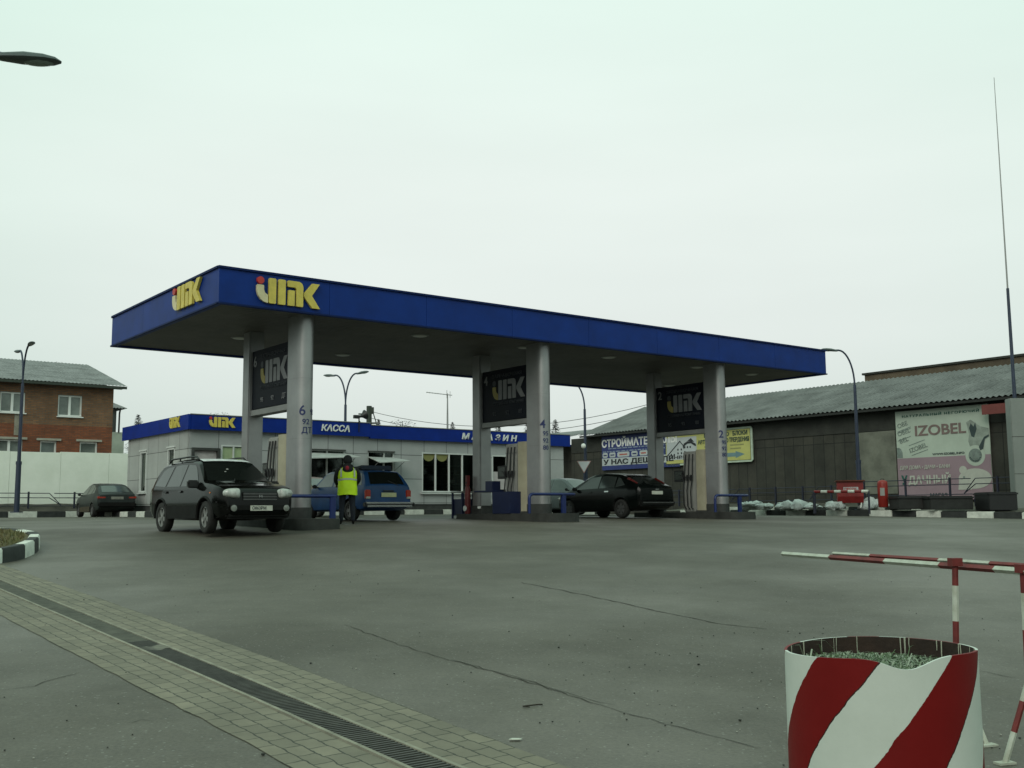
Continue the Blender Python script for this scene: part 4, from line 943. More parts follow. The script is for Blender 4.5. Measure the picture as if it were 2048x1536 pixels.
# ================================================================ CARS
def lerpL(L,x):
    if x<=L[0][0]: return L[0][1]
    for i in range(len(L)-1):
        if x<=L[i+1][0]:
            t=(x-L[i][0])/(L[i+1][0]-L[i][0]); return L[i][1]+(L[i+1][1]-L[i][1])*t
    return L[-1][1]
class Car:
    def __init__(s,name,label,p0,head,sc,paint,S,cat='car'):
        s.S=S; s.root=thing(name,label,cat,(p0[0],p0[1],zg(*p0)),head,'cars at the filling station'); s.root.scale=(sc,sc,sc)
        xs=set([S['xr'],S['xf']]); x=S['xr']
        while x<S['xf']: xs.add(round(x,3)); x+=.09
        for k in ('top','belt','plan'): xs|={round(q[0],3) for q in S[k]}
        xs=sorted(xs); xs=[x for i,x in enumerate(xs) if i==0 or x-xs[i-1]>.012]
        g=MB(); rings=[]
        for x in xs:
            h=s.ring(x); loop=h+[(-y,z) for y,z in h[::-1] if y>1e-6]
            rings.append([g.b.verts.new((x,y,z)) for y,z in loop])
        n=len(rings[0])
        for i in range(len(rings)-1):
            for k in range(n): g.b.faces.new((rings[i][k],rings[i][(k+1)%n],rings[i+1][(k+1)%n],rings[i+1][k]))
        g.b.faces.new(rings[0]); g.b.faces.new(rings[-1][::-1])
        bmesh.ops.triangulate(g.b,faces=[f for f in g.b.faces if len(f.verts)>4])
        body=g.build('body',[paint,WELL],s.root)
        c=MB()
        for ax in S['ax']:
            for sd in (-1,1): c.lathe([(S['r']*1.17,-.2),(S['r']*1.17,.2)],Matrix.Translation((ax,sd*(S['W']-.08),S['r']*1.02))@Matrix.Rotation(R(90),4,'X'),28)
        cut=c.build('cut',[paint,WELL]); 
        for p in cut.data.polygons: p.material_index=1
        cut.parent=s.root
        md=body.modifiers.new('b','BOOLEAN'); md.operation='DIFFERENCE'; md.object=cut; md.solver='EXACT'
        bpy.context.view_layer.update()
        me=bpy.data.meshes.new_from_object(body.evaluated_get(bpy.context.evaluated_depsgraph_get()))
        body.modifiers.clear(); body.data=me; bpy.data.objects.remove(cut); autosmooth(me,28); s.body=body
    def ring(s,x):
        S=s.S; w=S['W']*lerpL(S['plan'],x); zt=lerpL(S['top'],x); zb=lerpL(S['belt'],x); zl=lerpL(S['bot'],x); zr=S['zr']; wr=S['wr']
        t=max(0,min(1,(zt-zb)/(zr-zb))); zs=min(zb,zt-.045); ws=.955*w
        we=ws*.985+(wr-ws*.985)*t; zm=(zl+zs)/2+.02
        ze=zt-.012-.05*t
        return [(0,zl),(.78*w,zl),(.93*w,zl+.05),(.985*w,zl+.16),(w,zm),(.992*w,zs-.1),(ws,zs),((ws+we)/2,(zs+ze)/2),(we,ze),(we-.07,zt-.003),(we*.5,zt+.012),(0,zt+.018)]
    def sy(s,x,z):
        r=s.ring(x)[3:9]
        for i in range(len(r)-1):
            if r[i][1]<=z<=r[i+1][1]: return r[i][0]+(r[i+1][0]-r[i][0])*(z-r[i][1])/(r[i+1][1]-r[i][1])
        return r[-1][0] if z>r[-1][1] else r[0][0]
    def tz(s,x,y):
        r=s.ring(x)[8:][::-1]; y=abs(y)
        for i in range(len(r)-1):
            if r[i][0]<=y<=r[i+1][0]: return r[i][1]+(r[i+1][1]-r[i][1])*(y-r[i][0])/(r[i+1][0]-r[i][0])
        return r[-1][1]
    def side(s,name,poly,m,off=.006,sides=(1,-1),parent=None,th=.012):
        o=None
        for sd in sides:
            g=MB(); f=[g.b.verts.new((x,sd*(s.sy(x,z)+off),z)) for x,z in poly]; k=[g.b.verts.new((x,sd*(s.sy(x,z)+off-th),z)) for x,z in poly]; n=len(poly)
            g.b.faces.new(f); g.b.faces.new(k[::-1])
            for i in range(n): g.b.faces.new((f[i],k[i],k[(i+1)%n],f[(i+1)%n]))
            o=g.build(name,m,parent or s.root)
        return o
    def screen(s,name,x0,x1,m,off=.008,inset=.93,y0=-1,y1=1,parent=None,n=8):
        def f(u,v):
            x=x0+(x1-x0)*u; wy=(s.ring(x)[9][0]+.02)*inset; y=wy*(y0+(y1-y0)*v); z=s.tz(x,y)
            dz=(s.tz(x+.01,y)-s.tz(x-.01,y))/.02; nn=Vector((-dz,0,1)).normalized()
            return Vector((x,y,z))+nn*off
        return MB().grid(f,n,10).build(name,m,parent or s.root,smooth=180)
    def wheels(s,rimm,spokes=5,steer=0):
        S=s.S; r=S['r']
        for ax in S['ax']:
            for sd in (1,-1):
                w=thing_part('wheel',s.root,(ax,sd*(S['W']-.12),r)); w.rotation_euler=(0,0,(steer if ax>0 else 0)+(0 if sd>0 else math.pi))
                M=Matrix.Rotation(R(-90),4,'X')
                MB().lathe([(r*.62,-.1),(r*.9,-.105),(r*.985,-.08),(r,-.03),(r,.03),(r*.985,.08),(r*.9,.105),(r*.66,.1),(r*.62,.06)],M,28).build('tyre',RUB,w,smooth=50)
                g=MB().lathe([(r*.6,-.08),(r*.64,.085),(r*.6,.09),(r*.57,.05),(r*.1,.03)],M,28)
                for k in range(spokes):
                    a_=2*math.pi*k/spokes; g.prism([(-.035,0),(.035,0),(.055,r*.6),(-.055,r*.6)],M@Matrix.Rotation(a_,4,'Z')@Matrix.Translation((0,0,.075)),.05)
                g.lathe([(r*.16,.05),(r*.15,.085),(r*.05,.09)],M,12); g.build('rim',rimm,w,smooth=40)
                MB().lathe([(r*.56,.02),(r*.05,.021)],M,20).build('brake_shadow',BLACK,w)
    def mirror(s,x,z,m,sides=(1,-1),sz=(.09,.2,.13)):
        for sd in sides:
            y=s.sy(x,z-.03); MB().box((x,sd*(y+.12),z),sz,bev=.03).box((x,sd*(y+.01),z-.03),(.04,.1,.04)).build('wing_mirror',m,s.root,smooth=40)
WELL=mat('wheel_well',(.006,.006,.006),.95)
LAMPC=mat('headlamp_clear',(.4,.42,.39),.12,(9,.4),spec=.8); TAIL=mat('tail_lamp_red',(.32,.03,.015),.25,spec=.6); TAILO=mat('tail_lamp_orange',(.5,.14,.03),.3); PLATE=mat('number_plate',(.48,.48,.42),.5,(12,.15)); PLY=mat('number_plate_yellowed',(.42,.42,.24),.5,(12,.15))
# --- black off-roader, front towards the right and the camera
PSUV=mat('black_car_paint',(.003,.0034,.003),.14,(2,.4),spec=.2); DUST=mat('dusty_black_plastic',(.009,.009,.0085),.6,(3,.5),spec=.15)
T=dict(xr=-2.24,xf=2.24,W=.92,wr=.66,zr=1.68,r=.36,ax=(-1.26,1.36),
 top=[(-2.24,.78),(-2.2,1.02),(-2.14,1.12),(-1.86,1.52),(-1.74,1.61),(-1.5,1.655),(-.6,1.69),(.1,1.68),(.38,1.64),(.5,1.6),(1.1,1.17),(1.18,1.14),(1.6,1.1),(1.98,1.03),(2.12,.97),(2.2,.88),(2.24,.7)],
 belt=[(-2.24,1.06),(-1,1.04),(1.2,1.03),(2.24,.98)],plan=[(-2.24,.84),(-2.15,.93),(-1.9,.985),(-1.2,1),(1.4,1),(1.8,.98),(2.05,.94),(2.18,.86),(2.24,.8)],bot=[(-2.24,.42),(-2.1,.34),(-1.7,.3),(1.8,.28),(2.1,.32),(2.24,.42)])
c=Car('off_road_car','black off-road estate car facing right beside pillar 6',(-6.62,24.1),R(-51.5),.95,PSUV,T)
c.wheels(ALLOY,5,R(-4))
c.screen('windscreen',.5,1.1,GLASS,inset=.95); c.screen('rear_window',-2.12,-1.84,GLASS,inset=.85)
c.side('side_window',[(-.12,1.07),(.93,1.05),(.72,1.24),(.45,1.47),(.3,1.55),(-.1,1.58)],GLASS)
c.side('side_window',[(-1.02,1.08),(-.2,1.07),(-.18,1.58),(-.55,1.59),(-.9,1.57)],GLASS)
c.side('side_window',[(-1.86,1.12),(-1.12,1.08),(-1.0,1.57),(-1.42,1.54),(-1.62,1.47)],GLASS)
c.side('lower_cladding',[(-.86,.33),(.96,.33),(.96,.62),(-.86,.62)],DUST,off=.016,th=.03)
c.side('door_seam',[(-.17,.62),(-.155,.62),(-.155,1.05),(-.17,1.05)],BLACK,off=.004)
c.side('door_seam',[(.98,.62),(.995,.62),(.995,1.0),(.98,1.0)],BLACK,off=.004)
for x in (-1.08,): c.side('door_seam',[(x,.62),(x+.015,.62),(x+.015,1.05),(x,1.05)],BLACK,off=.004)
c.side('side_moulding',[(-2.1,.66),(2.0,.66),(2.0,.7),(-2.1,.7)],DUST,off=.014,th=.02)
for x in (.05,-.85): c.side('door_handle',[(x-.18,.93),(x,.93),(x,.97),(x-.18,.97)],PSUV,off=.035,th=.035)
c.mirror(.86,1.1,MIRR,sz=(.12,.26,.18))
for sd in (1,-1):
    g=MB()
    P=[]
    for t in range(0,181,12):
        a_=R(t); P.append((1.36+.44*math.cos(a_),.38+.44*math.sin(a_)))
    for ax in c.S['ax']:
        pp=[(ax+.43*math.cos(R(t)),.37+.43*math.sin(R(t))) for t in range(-5,186,10)]
        g.tube([(x,sd*(c.sy(min(2.1,max(-2.1,x)),max(.5,z))-.01),z) for x,z in pp],.035,6)
    g.build('arch_flare',DUST,c.root,smooth=60)
    o=MB().tube([(-1.55,sd*.6,1.69),(-1.4,sd*.6,1.755),(-.3,sd*.6,1.775),(.05,sd*.58,1.76),(.2,sd*.58,1.69)],.022,6).build('roof_rail',BLACK,c.root,smooth=60)
    MB().tube([(-.9,sd*.6,1.7),(-.9,sd*.6,1.77)],.02,6).build('rail_foot',BLACK,o)
    HM=Matrix.Translation((2.165,sd*.63,.87))@Matrix.Rotation(sd*R(24),4,'Z')@Matrix.Rotation(R(-12),4,'Y')
    hb=MB(); hb.ball((0,0,0),(1,1,1),seg=24); pw=lambda v,e: math.copysign(abs(v)**e,v)
    for v in hb.b.verts: v.co=HM@Vector((pw(v.co.x,.8)*.13,pw(v.co.y,.62)*.19,pw(v.co.z,.62)*(.105-.03*v.co.y*sd)))
    hl=hb.build('headlight',LAMPC,c.root,smooth=60)
    o=MB().lathe([(.07,0),(.07,.02),(.03,.03)],Matrix.Translation((2.272,sd*.62,.55))@Matrix.Rotation(R(90),4,'Y'),16).build('fog_lamp',mat('fog_glass',(.2,.21,.19),.2,(20,.3)),c.root,smooth=40)
    c.root.name=c.root.name
MB().box((2.17,0,.56),(.22,1.5,.22),bev=.06).box((2.1,0,.4),(.2,1.5,.16),bev=.05).build('bumper',DUST,c.root,smooth=40)
g=MB()
for z in (.86,.8,.74): g.box((2.255-(z-.74)*.15,0,z),(.04,.8,.024),bev=.008)
gr=g.build('grille',mat('grille_grey',(.16,.16,.16),.3,metal=.6),c.root)
MB().box((2.205,0,.8),(.08,.78,.19)).build('grille_back',BLACK,gr)
MB().box((2.275,-.03,.81),(.012,.018,.06)).box((2.275,.03,.81),(.012,.018,.06)).box((2.275,0,.81),(.012,.045,.016)).build('badge',CHR,gr)
pl=MB().box((2.29,.02,.55),(.012,.52,.115)).build('number_plate',PLATE,c.root)
text('О863РМ',Matrix(((0,0,1,2.297),(1,0,0,-.2),(0,1,0,.518),(0,0,0,1))),.07,.33,TXTK,pl,bold=.02,d=.002)
c.side('indicator',[(1.62,.88),(1.68,.88),(1.68,.91),(1.62,.91)],TAILO,off=.01)
FROST_GLARE=mat('roof_frost_and_glass_reflection',(.4,.42,.42),.6,(6,.4))
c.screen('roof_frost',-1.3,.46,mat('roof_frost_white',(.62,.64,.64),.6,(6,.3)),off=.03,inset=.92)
for (x0,x1,y0,y1) in ((1.2,1.45,-.62,-.3),(1.25,1.6,.35,.62)): c.screen('bonnet_highlight',x0,x1,mat('painted_bonnet_reflection',(.25,.26,.26),.4),off=.006,inset=1,y0=y0,y1=y1,n=2)  # pale patches painted as highlights reflected on the bonnet
MB().box((1.0,0,1.2),(.02,.02,.02)).build('dash_item',BLACK,c.root)
MB().ball((.74,-.12,1.44),(.012,.035,.035),seg=8).ball((.82,-.2,1.38),(.012,.03,.03),seg=8).build('hanging_trinket',mat('trinket',(.3,.3,.28),.5),c.root)
g=MB().tube([(1.13,-.55,1.16),(1.12,-.1,1.18),(1.0,-.05,1.25)],.012,5).tube([(1.13,.0,1.16),(1.12,.5,1.18)],.012,5); g.build('wiper',BLACK,c.root)
# --- blue estate, seen from behind
PB=mat('blue_car_paint',(.008,.045,.14),.4,(2,.3),spec=.35)
T=dict(xr=-2.03,xf=2.03,W=.81,wr=.6,zr=1.43,r=.29,ax=(-1.22,1.2),
 top=[(-2.03,.62),(-2.02,.93),(-1.99,.97),(-1.74,1.32),(-1.66,1.385),(-1.5,1.415),(-.5,1.44),(.2,1.43),(.42,1.39),(.88,1.0),(.95,.96),(1.9,.87),(2.0,.82),(2.03,.7)],
 belt=[(-2.03,.95),(.9,.93),(2.03,.86)],plan=[(-2.03,.93),(-1.9,.97),(-1.2,1),(1.4,1),(1.9,.96),(2.03,.93)],bot=[(-2.03,.36),(-1.8,.28),(1.8,.26),(2.03,.34)])
c=Car('estate_car','old blue estate car seen from behind, in front of the person in the yellow vest',(-4.72,31.2),R(130),.98,PB,T)
c.wheels(mat('dull_rim',(.12,.12,.12),.5),4)
c.screen('windscreen',.42,.86,GLASS,inset=.93); c.screen('rear_window',-1.96,-1.7,GLASS,inset=.86)
c.side('side_window',[(-.2,.98),(.72,.98),(.4,1.28),(.3,1.36),(-.18,1.37)],mat('pale_glass',(.16,.19,.19),.1,(1,.3)))
c.side('side_window',[(-1.02,.98),(-.28,.98),(-.28,1.37),(-.95,1.37)],GLASS); c.side('side_window',[(-1.78,1.0),(-1.1,.98),(-1.03,1.36),(-1.6,1.33)],GLASS)
c.side('door_seam',[(-.24,.4),(-.225,.4),(-.225,.95),(-.24,.95)],BLACK,off=.004)
c.mirror(.6,1.0,BLACK,sz=(.08,.16,.11))
g=MB().box((-2.09,0,.49),(.07,1.58,.055),bev=.015).box((-2.1,0,.405),(.06,1.5,.05),bev=.012)
g.build('bumper',CHR,c.root); MB().box((-2.08,0,.45),(.07,1.52,.04)).build('bumper_strip',BLACK,c.root)
for sd in (1,-1):
    MB().box((-2.0,sd*.68,.73),(.09,.17,.26),bev=.02).build('tail_light',TAIL,c.root)
    MB().box((-2.012,sd*.68,.64),(.09,.14,.06),bev=.01).build('reverse_lamp',LAMPC,c.root)
    MB().box((-2.06,sd*.8,.45),(.16,.06,.12),bev=.02).build('bumper_end',BLACK,c.root)
MB().box((-2.045,0,.72),(.012,.5,.12)).build('number_plate',PLY,c.root); MB().box((-2.04,0,.83),(.03,.36,.03)).build('plate_lamp',BLACK,c.root)
MB().tube([(-2.0,-.35,.99),(-1.9,-.05,1.12)],.01,5).build('wiper',BLACK,c.root)
rk=thing_part('roof_rack',c.root)
g=MB()
for x in (-1.3,-.6,.1): g.tube([(x,-.56,1.44),(x,-.56,1.49),(x,.56,1.49),(x,.56,1.44)],.014,5)
for y in (-.5,.5): g.tube([(-1.35,y,1.5),(.15,y,1.5)],.014,5)
g.build('rack_bars',BLACK,rk)
MB().prism([(-1.4,1.45),(-.9,1.47),(.1,1.46),(.1,1.49),(-.9,1.52),(-1.4,1.57)],Matrix(((1,0,0,0),(0,0,-1,.5),(0,1,0,0),(0,0,0,1))),-1.0).build('rack_load',mat('dark_tarp',(.012,.02,.04),.7),rk)
# --- black hatchback with rear to the right
PBK=mat('black_hatch_paint',(.003,.0045,.004),.2,(2,.4),spec=.18)
T=dict(xr=-2.12,xf=2.12,W=.9,wr=.6,zr=1.48,r=.31,ax=(-1.28,1.34),
 top=[(-2.12,.6),(-2.1,.95),(-2.02,1.04),(-1.93,1.08),(-1.3,1.36),(-1.15,1.405),(-.8,1.45),(-.2,1.485),(.3,1.455),(.58,1.36),(1.2,1.0),(1.28,.97),(1.7,.87),(1.98,.72),(2.08,.6),(2.12,.48)],
 belt=[(-2.12,1.0),(-1,.97),(1.2,.9),(2.12,.8)],plan=[(-2.12,.84),(-2.0,.92),(-1.6,.98),(-1,1),(1.3,1),(1.7,.96),(1.95,.86),(2.08,.74),(2.12,.66)],bot=[(-2.12,.4),(-1.9,.27),(-1.5,.22),(1.7,.2),(2.12,.3)])
c=Car('hatchback_car','black hatchback seen from its rear left corner between pillars 4 and 2',(3.3,35.35),R(127.8),.96,PBK,T)
c.wheels(mat('dark_hub',(.05,.05,.05),.5),6)
c.screen('windscreen',.56,1.17,mat('sky_lit_glass',(.1,.12,.115),.08),inset=.93); c.screen('rear_window',-1.9,-1.28,GLASS,inset=.86)
c.side('side_window',[(-.16,.99),(.95,.96),(.6,1.2),(.3,1.36),(-.12,1.4)],GLASS,); c.side('side_window',[(-.95,1.0),(-.22,.99),(-.18,1.4),(-.5,1.4),(-.9,1.36)],mat('hatch_rear_glass',(.05,.06,.058),.08)); c.side('side_window',[(-1.42,1.08),(-1.02,1.01),(-.98,1.35),(-1.12,1.31)],MATS['hatch_rear_glass'])
c.side('door_handle',[(-.75,.86),(-.55,.86),(-.55,.9),(-.75,.9)],CHR,off=.03,th=.03); c.side('door_handle',[(.1,.85),(.3,.85),(.3,.88),(.1,.88)],PBK,off=.03,th=.03)
for x in (-.19,.98,-1.0): c.side('door_seam',[(x,.35),(x+.014,.35),(x+.014,.93),(x,.93)],WELL,off=.003)
c.mirror(.9,.98,BLACK)
for sd in (1,-1):
    MB().box((-1.62,sd*.62,1.2),(.5,.09,.1),bev=.03,M=Matrix.Translation((-1.62,0,1.2))@Matrix.Rotation(R(-24),4,'Y')@Matrix.Translation((1.62,0,-1.2))).build('tail_light',mat('dark_tail',(.12,.012,.01),.2),c.root)
    MB().ball((1.95,sd*.62,.66),(.16,.16,.08),seg=14).build('headlight',LAMPC,c.root,smooth=60)
MB().box((-2.1,0,.48),(.14,1.62,.2),bev=.05).build('bumper',DUST,c.root,smooth=40); MB().box((-2.17,0,.5),(.015,1.4,.02)).build('bumper_trim',mat('trim_grey',(.08,.08,.08),.4),c.root)
MB().box((-2.125,0,.82),(.012,.5,.11)).build('number_plate',PLATE,c.root); MB().box((-2.11,0,.93),(.03,.16,.03)).build('badge',CHR,c.root)
c.screen('roof_frost',-1.05,.35,FROST_GLARE,off=.008,inset=.92)
c.screen('spoiler',-1.34,-1.14,PBK,off=.03,inset=.95)
MB().box((-1.72,-.12,1.185),(.3,.6,.006),M=Matrix.Translation((-1.72,0,1.185))@Matrix.Rotation(R(-24.5),4,'Y')@Matrix.Translation((1.72,0,-1.185))).build('painted_glass_reflection',FROST_GLARE,c.root)  # pale patch painted as the white reflection low on the rear glass
# --- dark hatchback far left, plus two cars mostly hidden
T12=dict(xr=-2.08,xf=2.08,W=.83,wr=.57,zr=1.4,r=.28,ax=(-1.22,1.27),
 top=[(-2.08,.62),(-2.06,.9),(-1.98,.97),(-1.85,1.0),(-1.35,1.27),(-1.2,1.33),(-.7,1.39),(0,1.41),(.3,1.37),(.42,1.32),(1.02,.95),(1.1,.91),(1.8,.8),(2.0,.7),(2.08,.55)],
 belt=[(-2.08,.93),(-1,.92),(1.1,.88),(2.08,.76)],plan=[(-2.08,.86),(-1.95,.93),(-1.4,.99),(-.8,1),(1.3,1),(1.8,.95),(2.0,.85),(2.08,.75)],bot=[(-2.08,.4),(-1.85,.25),(-1.5,.2),(1.7,.2),(2.08,.32)])
def lada(name,label,p,h,paint,sc=1,glass=GLASS):
    c=Car(name,label,p,h,sc,paint,T12); c.wheels(mat('dull_rim',(.12,.12,.12),.5),8)
    c.screen('windscreen',.42,.98,glass,inset=.92); c.screen('rear_window',-1.83,-1.33,mat('grey_rear_glass',(.07,.085,.08),.12),inset=.86)
    c.side('side_window',[(-.12,.95),(.85,.93),(.45,1.23),(.2,1.34),(-.1,1.35)],glass); c.side('side_window',[(-.9,.96),(-.18,.95),(-.16,1.35),(-.5,1.34),(-.86,1.3)],glass); c.side('side_window',[(-1.35,1.0),(-.97,.96),(-.93,1.28),(-1.12,1.22)],glass)
    for sd in (1,-1):
        MB().box((-2.02,sd*.62,.8),(.1,.34,.1),bev=.02).build('tail_light',TAIL,c.root)
        MB().box((1.98,sd*.58,.66),(.14,.34,.11),bev=.03).build('headlight',LAMPC,c.root)
    MB().box((-2.07,0,.5),(.16,1.52,.2),bev=.05).build('bumper',DUST,c.root,smooth=40); MB().box((2.04,0,.46),(.16,1.5,.18),bev=.05).build('bumper',DUST,c.root,smooth=40)
    MB().box((-2.07,0,.78),(.02,.5,.11)).build('number_plate',mat('dirty_plate',(.22,.22,.19),.6,(14,.4)),c.root)
    MB().box((1.14,.0,.94),(.02,1.1,.02)).build('wiper',BLACK,c.root)
    c.mirror(.75,.96,BLACK,sz=(.08,.15,.11)); return c
c=lada('hatchback_car','dark muddy hatchback at the far left, seen from behind',(-16.9,44.4),R(124.2),mat('dark_muddy_paint',(.022,.028,.027),.4,(1.5,.5),spec=.3),sc=.96)
c.side('mud_splash',[(-.85,.22),(.9,.22),(.9,.42),(-.85,.45)],mat('mud',(.06,.05,.03),.95,(5,.4)),off=.008)
c.screen('roof_dark',-1.2,.3,BLACK,off=.006,inset=.95)
lada('silver_car','pale silver car half hidden behind pillar 4, before the kiosk end',(2.15,42.2),R(-45),mat('silver_paint',(.13,.15,.155),.35,(2,.2)),glass=mat('sky_lit_glass',(.1,.12,.115),.08))
lada('reddish_car','dull reddish car mostly hidden between pillar 6 and the blue estate',(-7.25,38.2),R(-38),mat('dull_red_paint',(.12,.06,.05),.4,(2,.3)),glass=mat('sky_lit_glass',(.1,.12,.115),.08))
# ================================================================ PERSON
def skinned(name,chains,mats,parent,sub=2):
    verts=[];edges=[];rad=[];idx={}
    def vid(p,r):
        k=tuple(round(c,4) for c in p)
        if k not in idx: idx[k]=len(verts); verts.append(p); rad.append(r)
        return idx[k]
    for ch in chains:
        prev=None
        for p,r in ch:
            i=vid(p,r)
            if prev is not None: edges.append((prev,i))
            prev=i
    me=bpy.data.meshes.new(name); me.from_pydata(verts,edges,[]); o=bpy.data.objects.new(name,me); COL.objects.link(o)
    md=o.modifiers.new('s','SKIN'); md.use_smooth_shade=True
    for i,v in enumerate(me.skin_vertices[0].data): v.radius=rad[i] if isinstance(rad[i],tuple) else (rad[i],rad[i]); v.use_root=(i==0)
    md2=o.modifiers.new('u','SUBSURF'); md2.levels=sub; md2.render_levels=sub
    bpy.context.view_layer.update()
    m2=bpy.data.meshes.new_from_object(o.evaluated_get(bpy.context.evaluated_depsgraph_get())); o.modifiers.clear(); o.data=m2
    for m in mats: m2.materials.append(m)
    o.parent=parent; return o
JACK=mat('black_jacket',(.01,.011,.013),.85,(6,.3),(9,.5)); TROU=mat('dark_blue_trousers',(.008,.011,.02),.85,(5,.3),(9,.5)); SKN=mat('skin',(.32,.18,.12),.6); VEST=mat('hi_vis_yellow',(.6,.86,.008),.55,(3,.18),(5,.4)); REFL=mat('reflective_tape',(.42,.44,.42),.4); SHOE=mat('dark_shoes',(.012,.012,.012),.7)
def person(p,rz):
    z=zg(*p); r=thing('person','person in black clothes and yellow high-visibility vest, standing with back turned beside the blue estate','person',(p[0],p[1],z),rz); r.scale=(1.12,1.05,1.0)
    # local: +y = the way they face (away from the camera), +x = right
    hip=(0,0,.92); chains=[[(hip,(.15,.11)),((0,-.01,1.1),(.15,.105)),((0,-.01,1.27),(.17,.11)),((0,.0,1.41),(.13,.09)),((0,.015,1.5),(.058,.062)),((0,.035,1.56),(.07,.08)),((0,.045,1.65),(.082,.1)),((0,.04,1.71),(.06,.075))]]
    hands=[]
    for s in (-1,1):
        chains.append([(hip,(.15,.11)),((s*.1,0,.86),(.105,.1)),((s*.12,.02,.5),(.07,.072)),((s*.13,-.01,.28),(.06,.062)),((s*.135,-.02,.1),(.045,.048)),((s*.14,.06,.045),(.045,.035)),((s*.15,.15,.03),(.035,.025))])
        sh=(s*.2,-.0,1.4); el=(s*.27,.08,1.13); wr=(s*.22,.3,1.0)
        chains.append([((0,.0,1.41),(.13,.09)),(sh,(.075,.075)),((s*.25,.02,1.27),(.06,.06)),(el,(.052,.052)),(wr,(.03,.032)),((s*.21,.36,.985),(.036,.02))])
        palm=(s*.21,.36,.985)
        for k,(dx,L) in enumerate(((-.028,.062),(-.01,.072),(.01,.068),(.027,.052))):
            b0=(palm[0]+dx,palm[1]+.03,palm[2]); chains.append([(palm,(.036,.02)),(b0,(.011,.011)),((b0[0],b0[1]+L*.6,b0[2]-.012),(.0095,.0095)),((b0[0],b0[1]+L*.95,b0[2]-.04),(.008,.008))])
        chains.append([(palm,(.036,.02)),((palm[0]-s*.035,palm[1]-.005,palm[2]-.01),(.012,.012)),((palm[0]-s*.05,palm[1]+.035,palm[2]-.025),(.01,.01))])
    o=skinned('body',chains,[JACK,TROU,SKN,SHOE],r)
    for pl in o.data.polygons:
        c=pl.center
        if c.z>1.5: pl.material_index=2
        elif c.y>.335 and c.z>.85: pl.material_index=2
        elif c.z<.09: pl.material_index=3
        elif c.z<.93 and abs(c.x)<.24 and c.y<.25: pl.material_index=1
    # face
    MB().ball((0,.15,1.635),(.014,.022,.022),seg=8).build('nose',SKN,o,smooth=60)
    for s in (-1,1):
        MB().ball((s*.032,.135,1.665),(.013,.008,.008),seg=8).build('eye',WHITE,o,smooth=60); MB().ball((s*.085,.03,1.64),(.014,.022,.032),seg=8).build('ear',SKN,o,smooth=60)
    MB().box((0,.135,1.595),(.045,.012,.01),bev=.003).build('mouth',mat('lips',(.25,.09,.07),.6),o)
    MB().ball((0,.01,1.645),(.107,.118,.135),seg=18).build('hat',JACK,r,smooth=50)
    # vest: shell round the torso
    def shell(name,m,z0,z1,ex,a0=0,a1=360,dn=18,parent=None,tk=1.0):
        prof=[(.7,.215,.155),(.92,.21,.155),(1.05,.197,.145),(1.2,.2,.145),(1.3,.205,.14),(1.38,.2,.125),(1.45,.15,.1),(1.5,.09,.085)]
        def f(u,v):
            z=z0+(z1-z0)*v; rx=lerpL([(q[0],q[1]) for q in prof],z)+ex; ry=lerpL([(q[0],q[2]) for q in prof],z)+ex; a_=R(a0+(a1-a0)*u)
            cx,cy=math.cos(a_),math.sin(a_); cx=math.copysign(abs(cx)**.8,cx); w=.004*math.sin(a_*7+z*9)
            return Vector(((rx+w)*cx,(ry+w)*cy,z+.01*math.sin(a_*3)))
        return MB().grid(f,36,dn).build(name,m,parent or r,smooth=180)
    v=shell('vest',VEST,.745,1.45,.014)
    shell('reflective_band',REFL,1.12,1.165,.02,parent=v,dn=2)
    for s in (-1,1):
        g=MB(); 
        g.grid(lambda u,q: Vector((s*(.135+.035*u),-(lerpL([(1.2,.146),(1.3,.136),(1.38,.113),(1.43,.1)],1.2+.22*q)+.012-.018*u)-.006,1.2+.22*q)),2,6).build('reflective_strap',REFL,v)
    # hood hanging on the back, red lining
    MB().ball((0,-.12,1.41),(.125,.07,.1),seg=16).ball((0,-.05,1.49),(.12,.1,.07),seg=16).build('hood',JACK,r,smooth=60)
    MB().ball((-.015,-.165,1.425),(.05,.035,.065),seg=12).build('red_lining',mat('red_cloth',(.3,.012,.03),.8),r,smooth=60)
pp=at(694,1045,27.6); person((pp.x,pp.y),R(12))
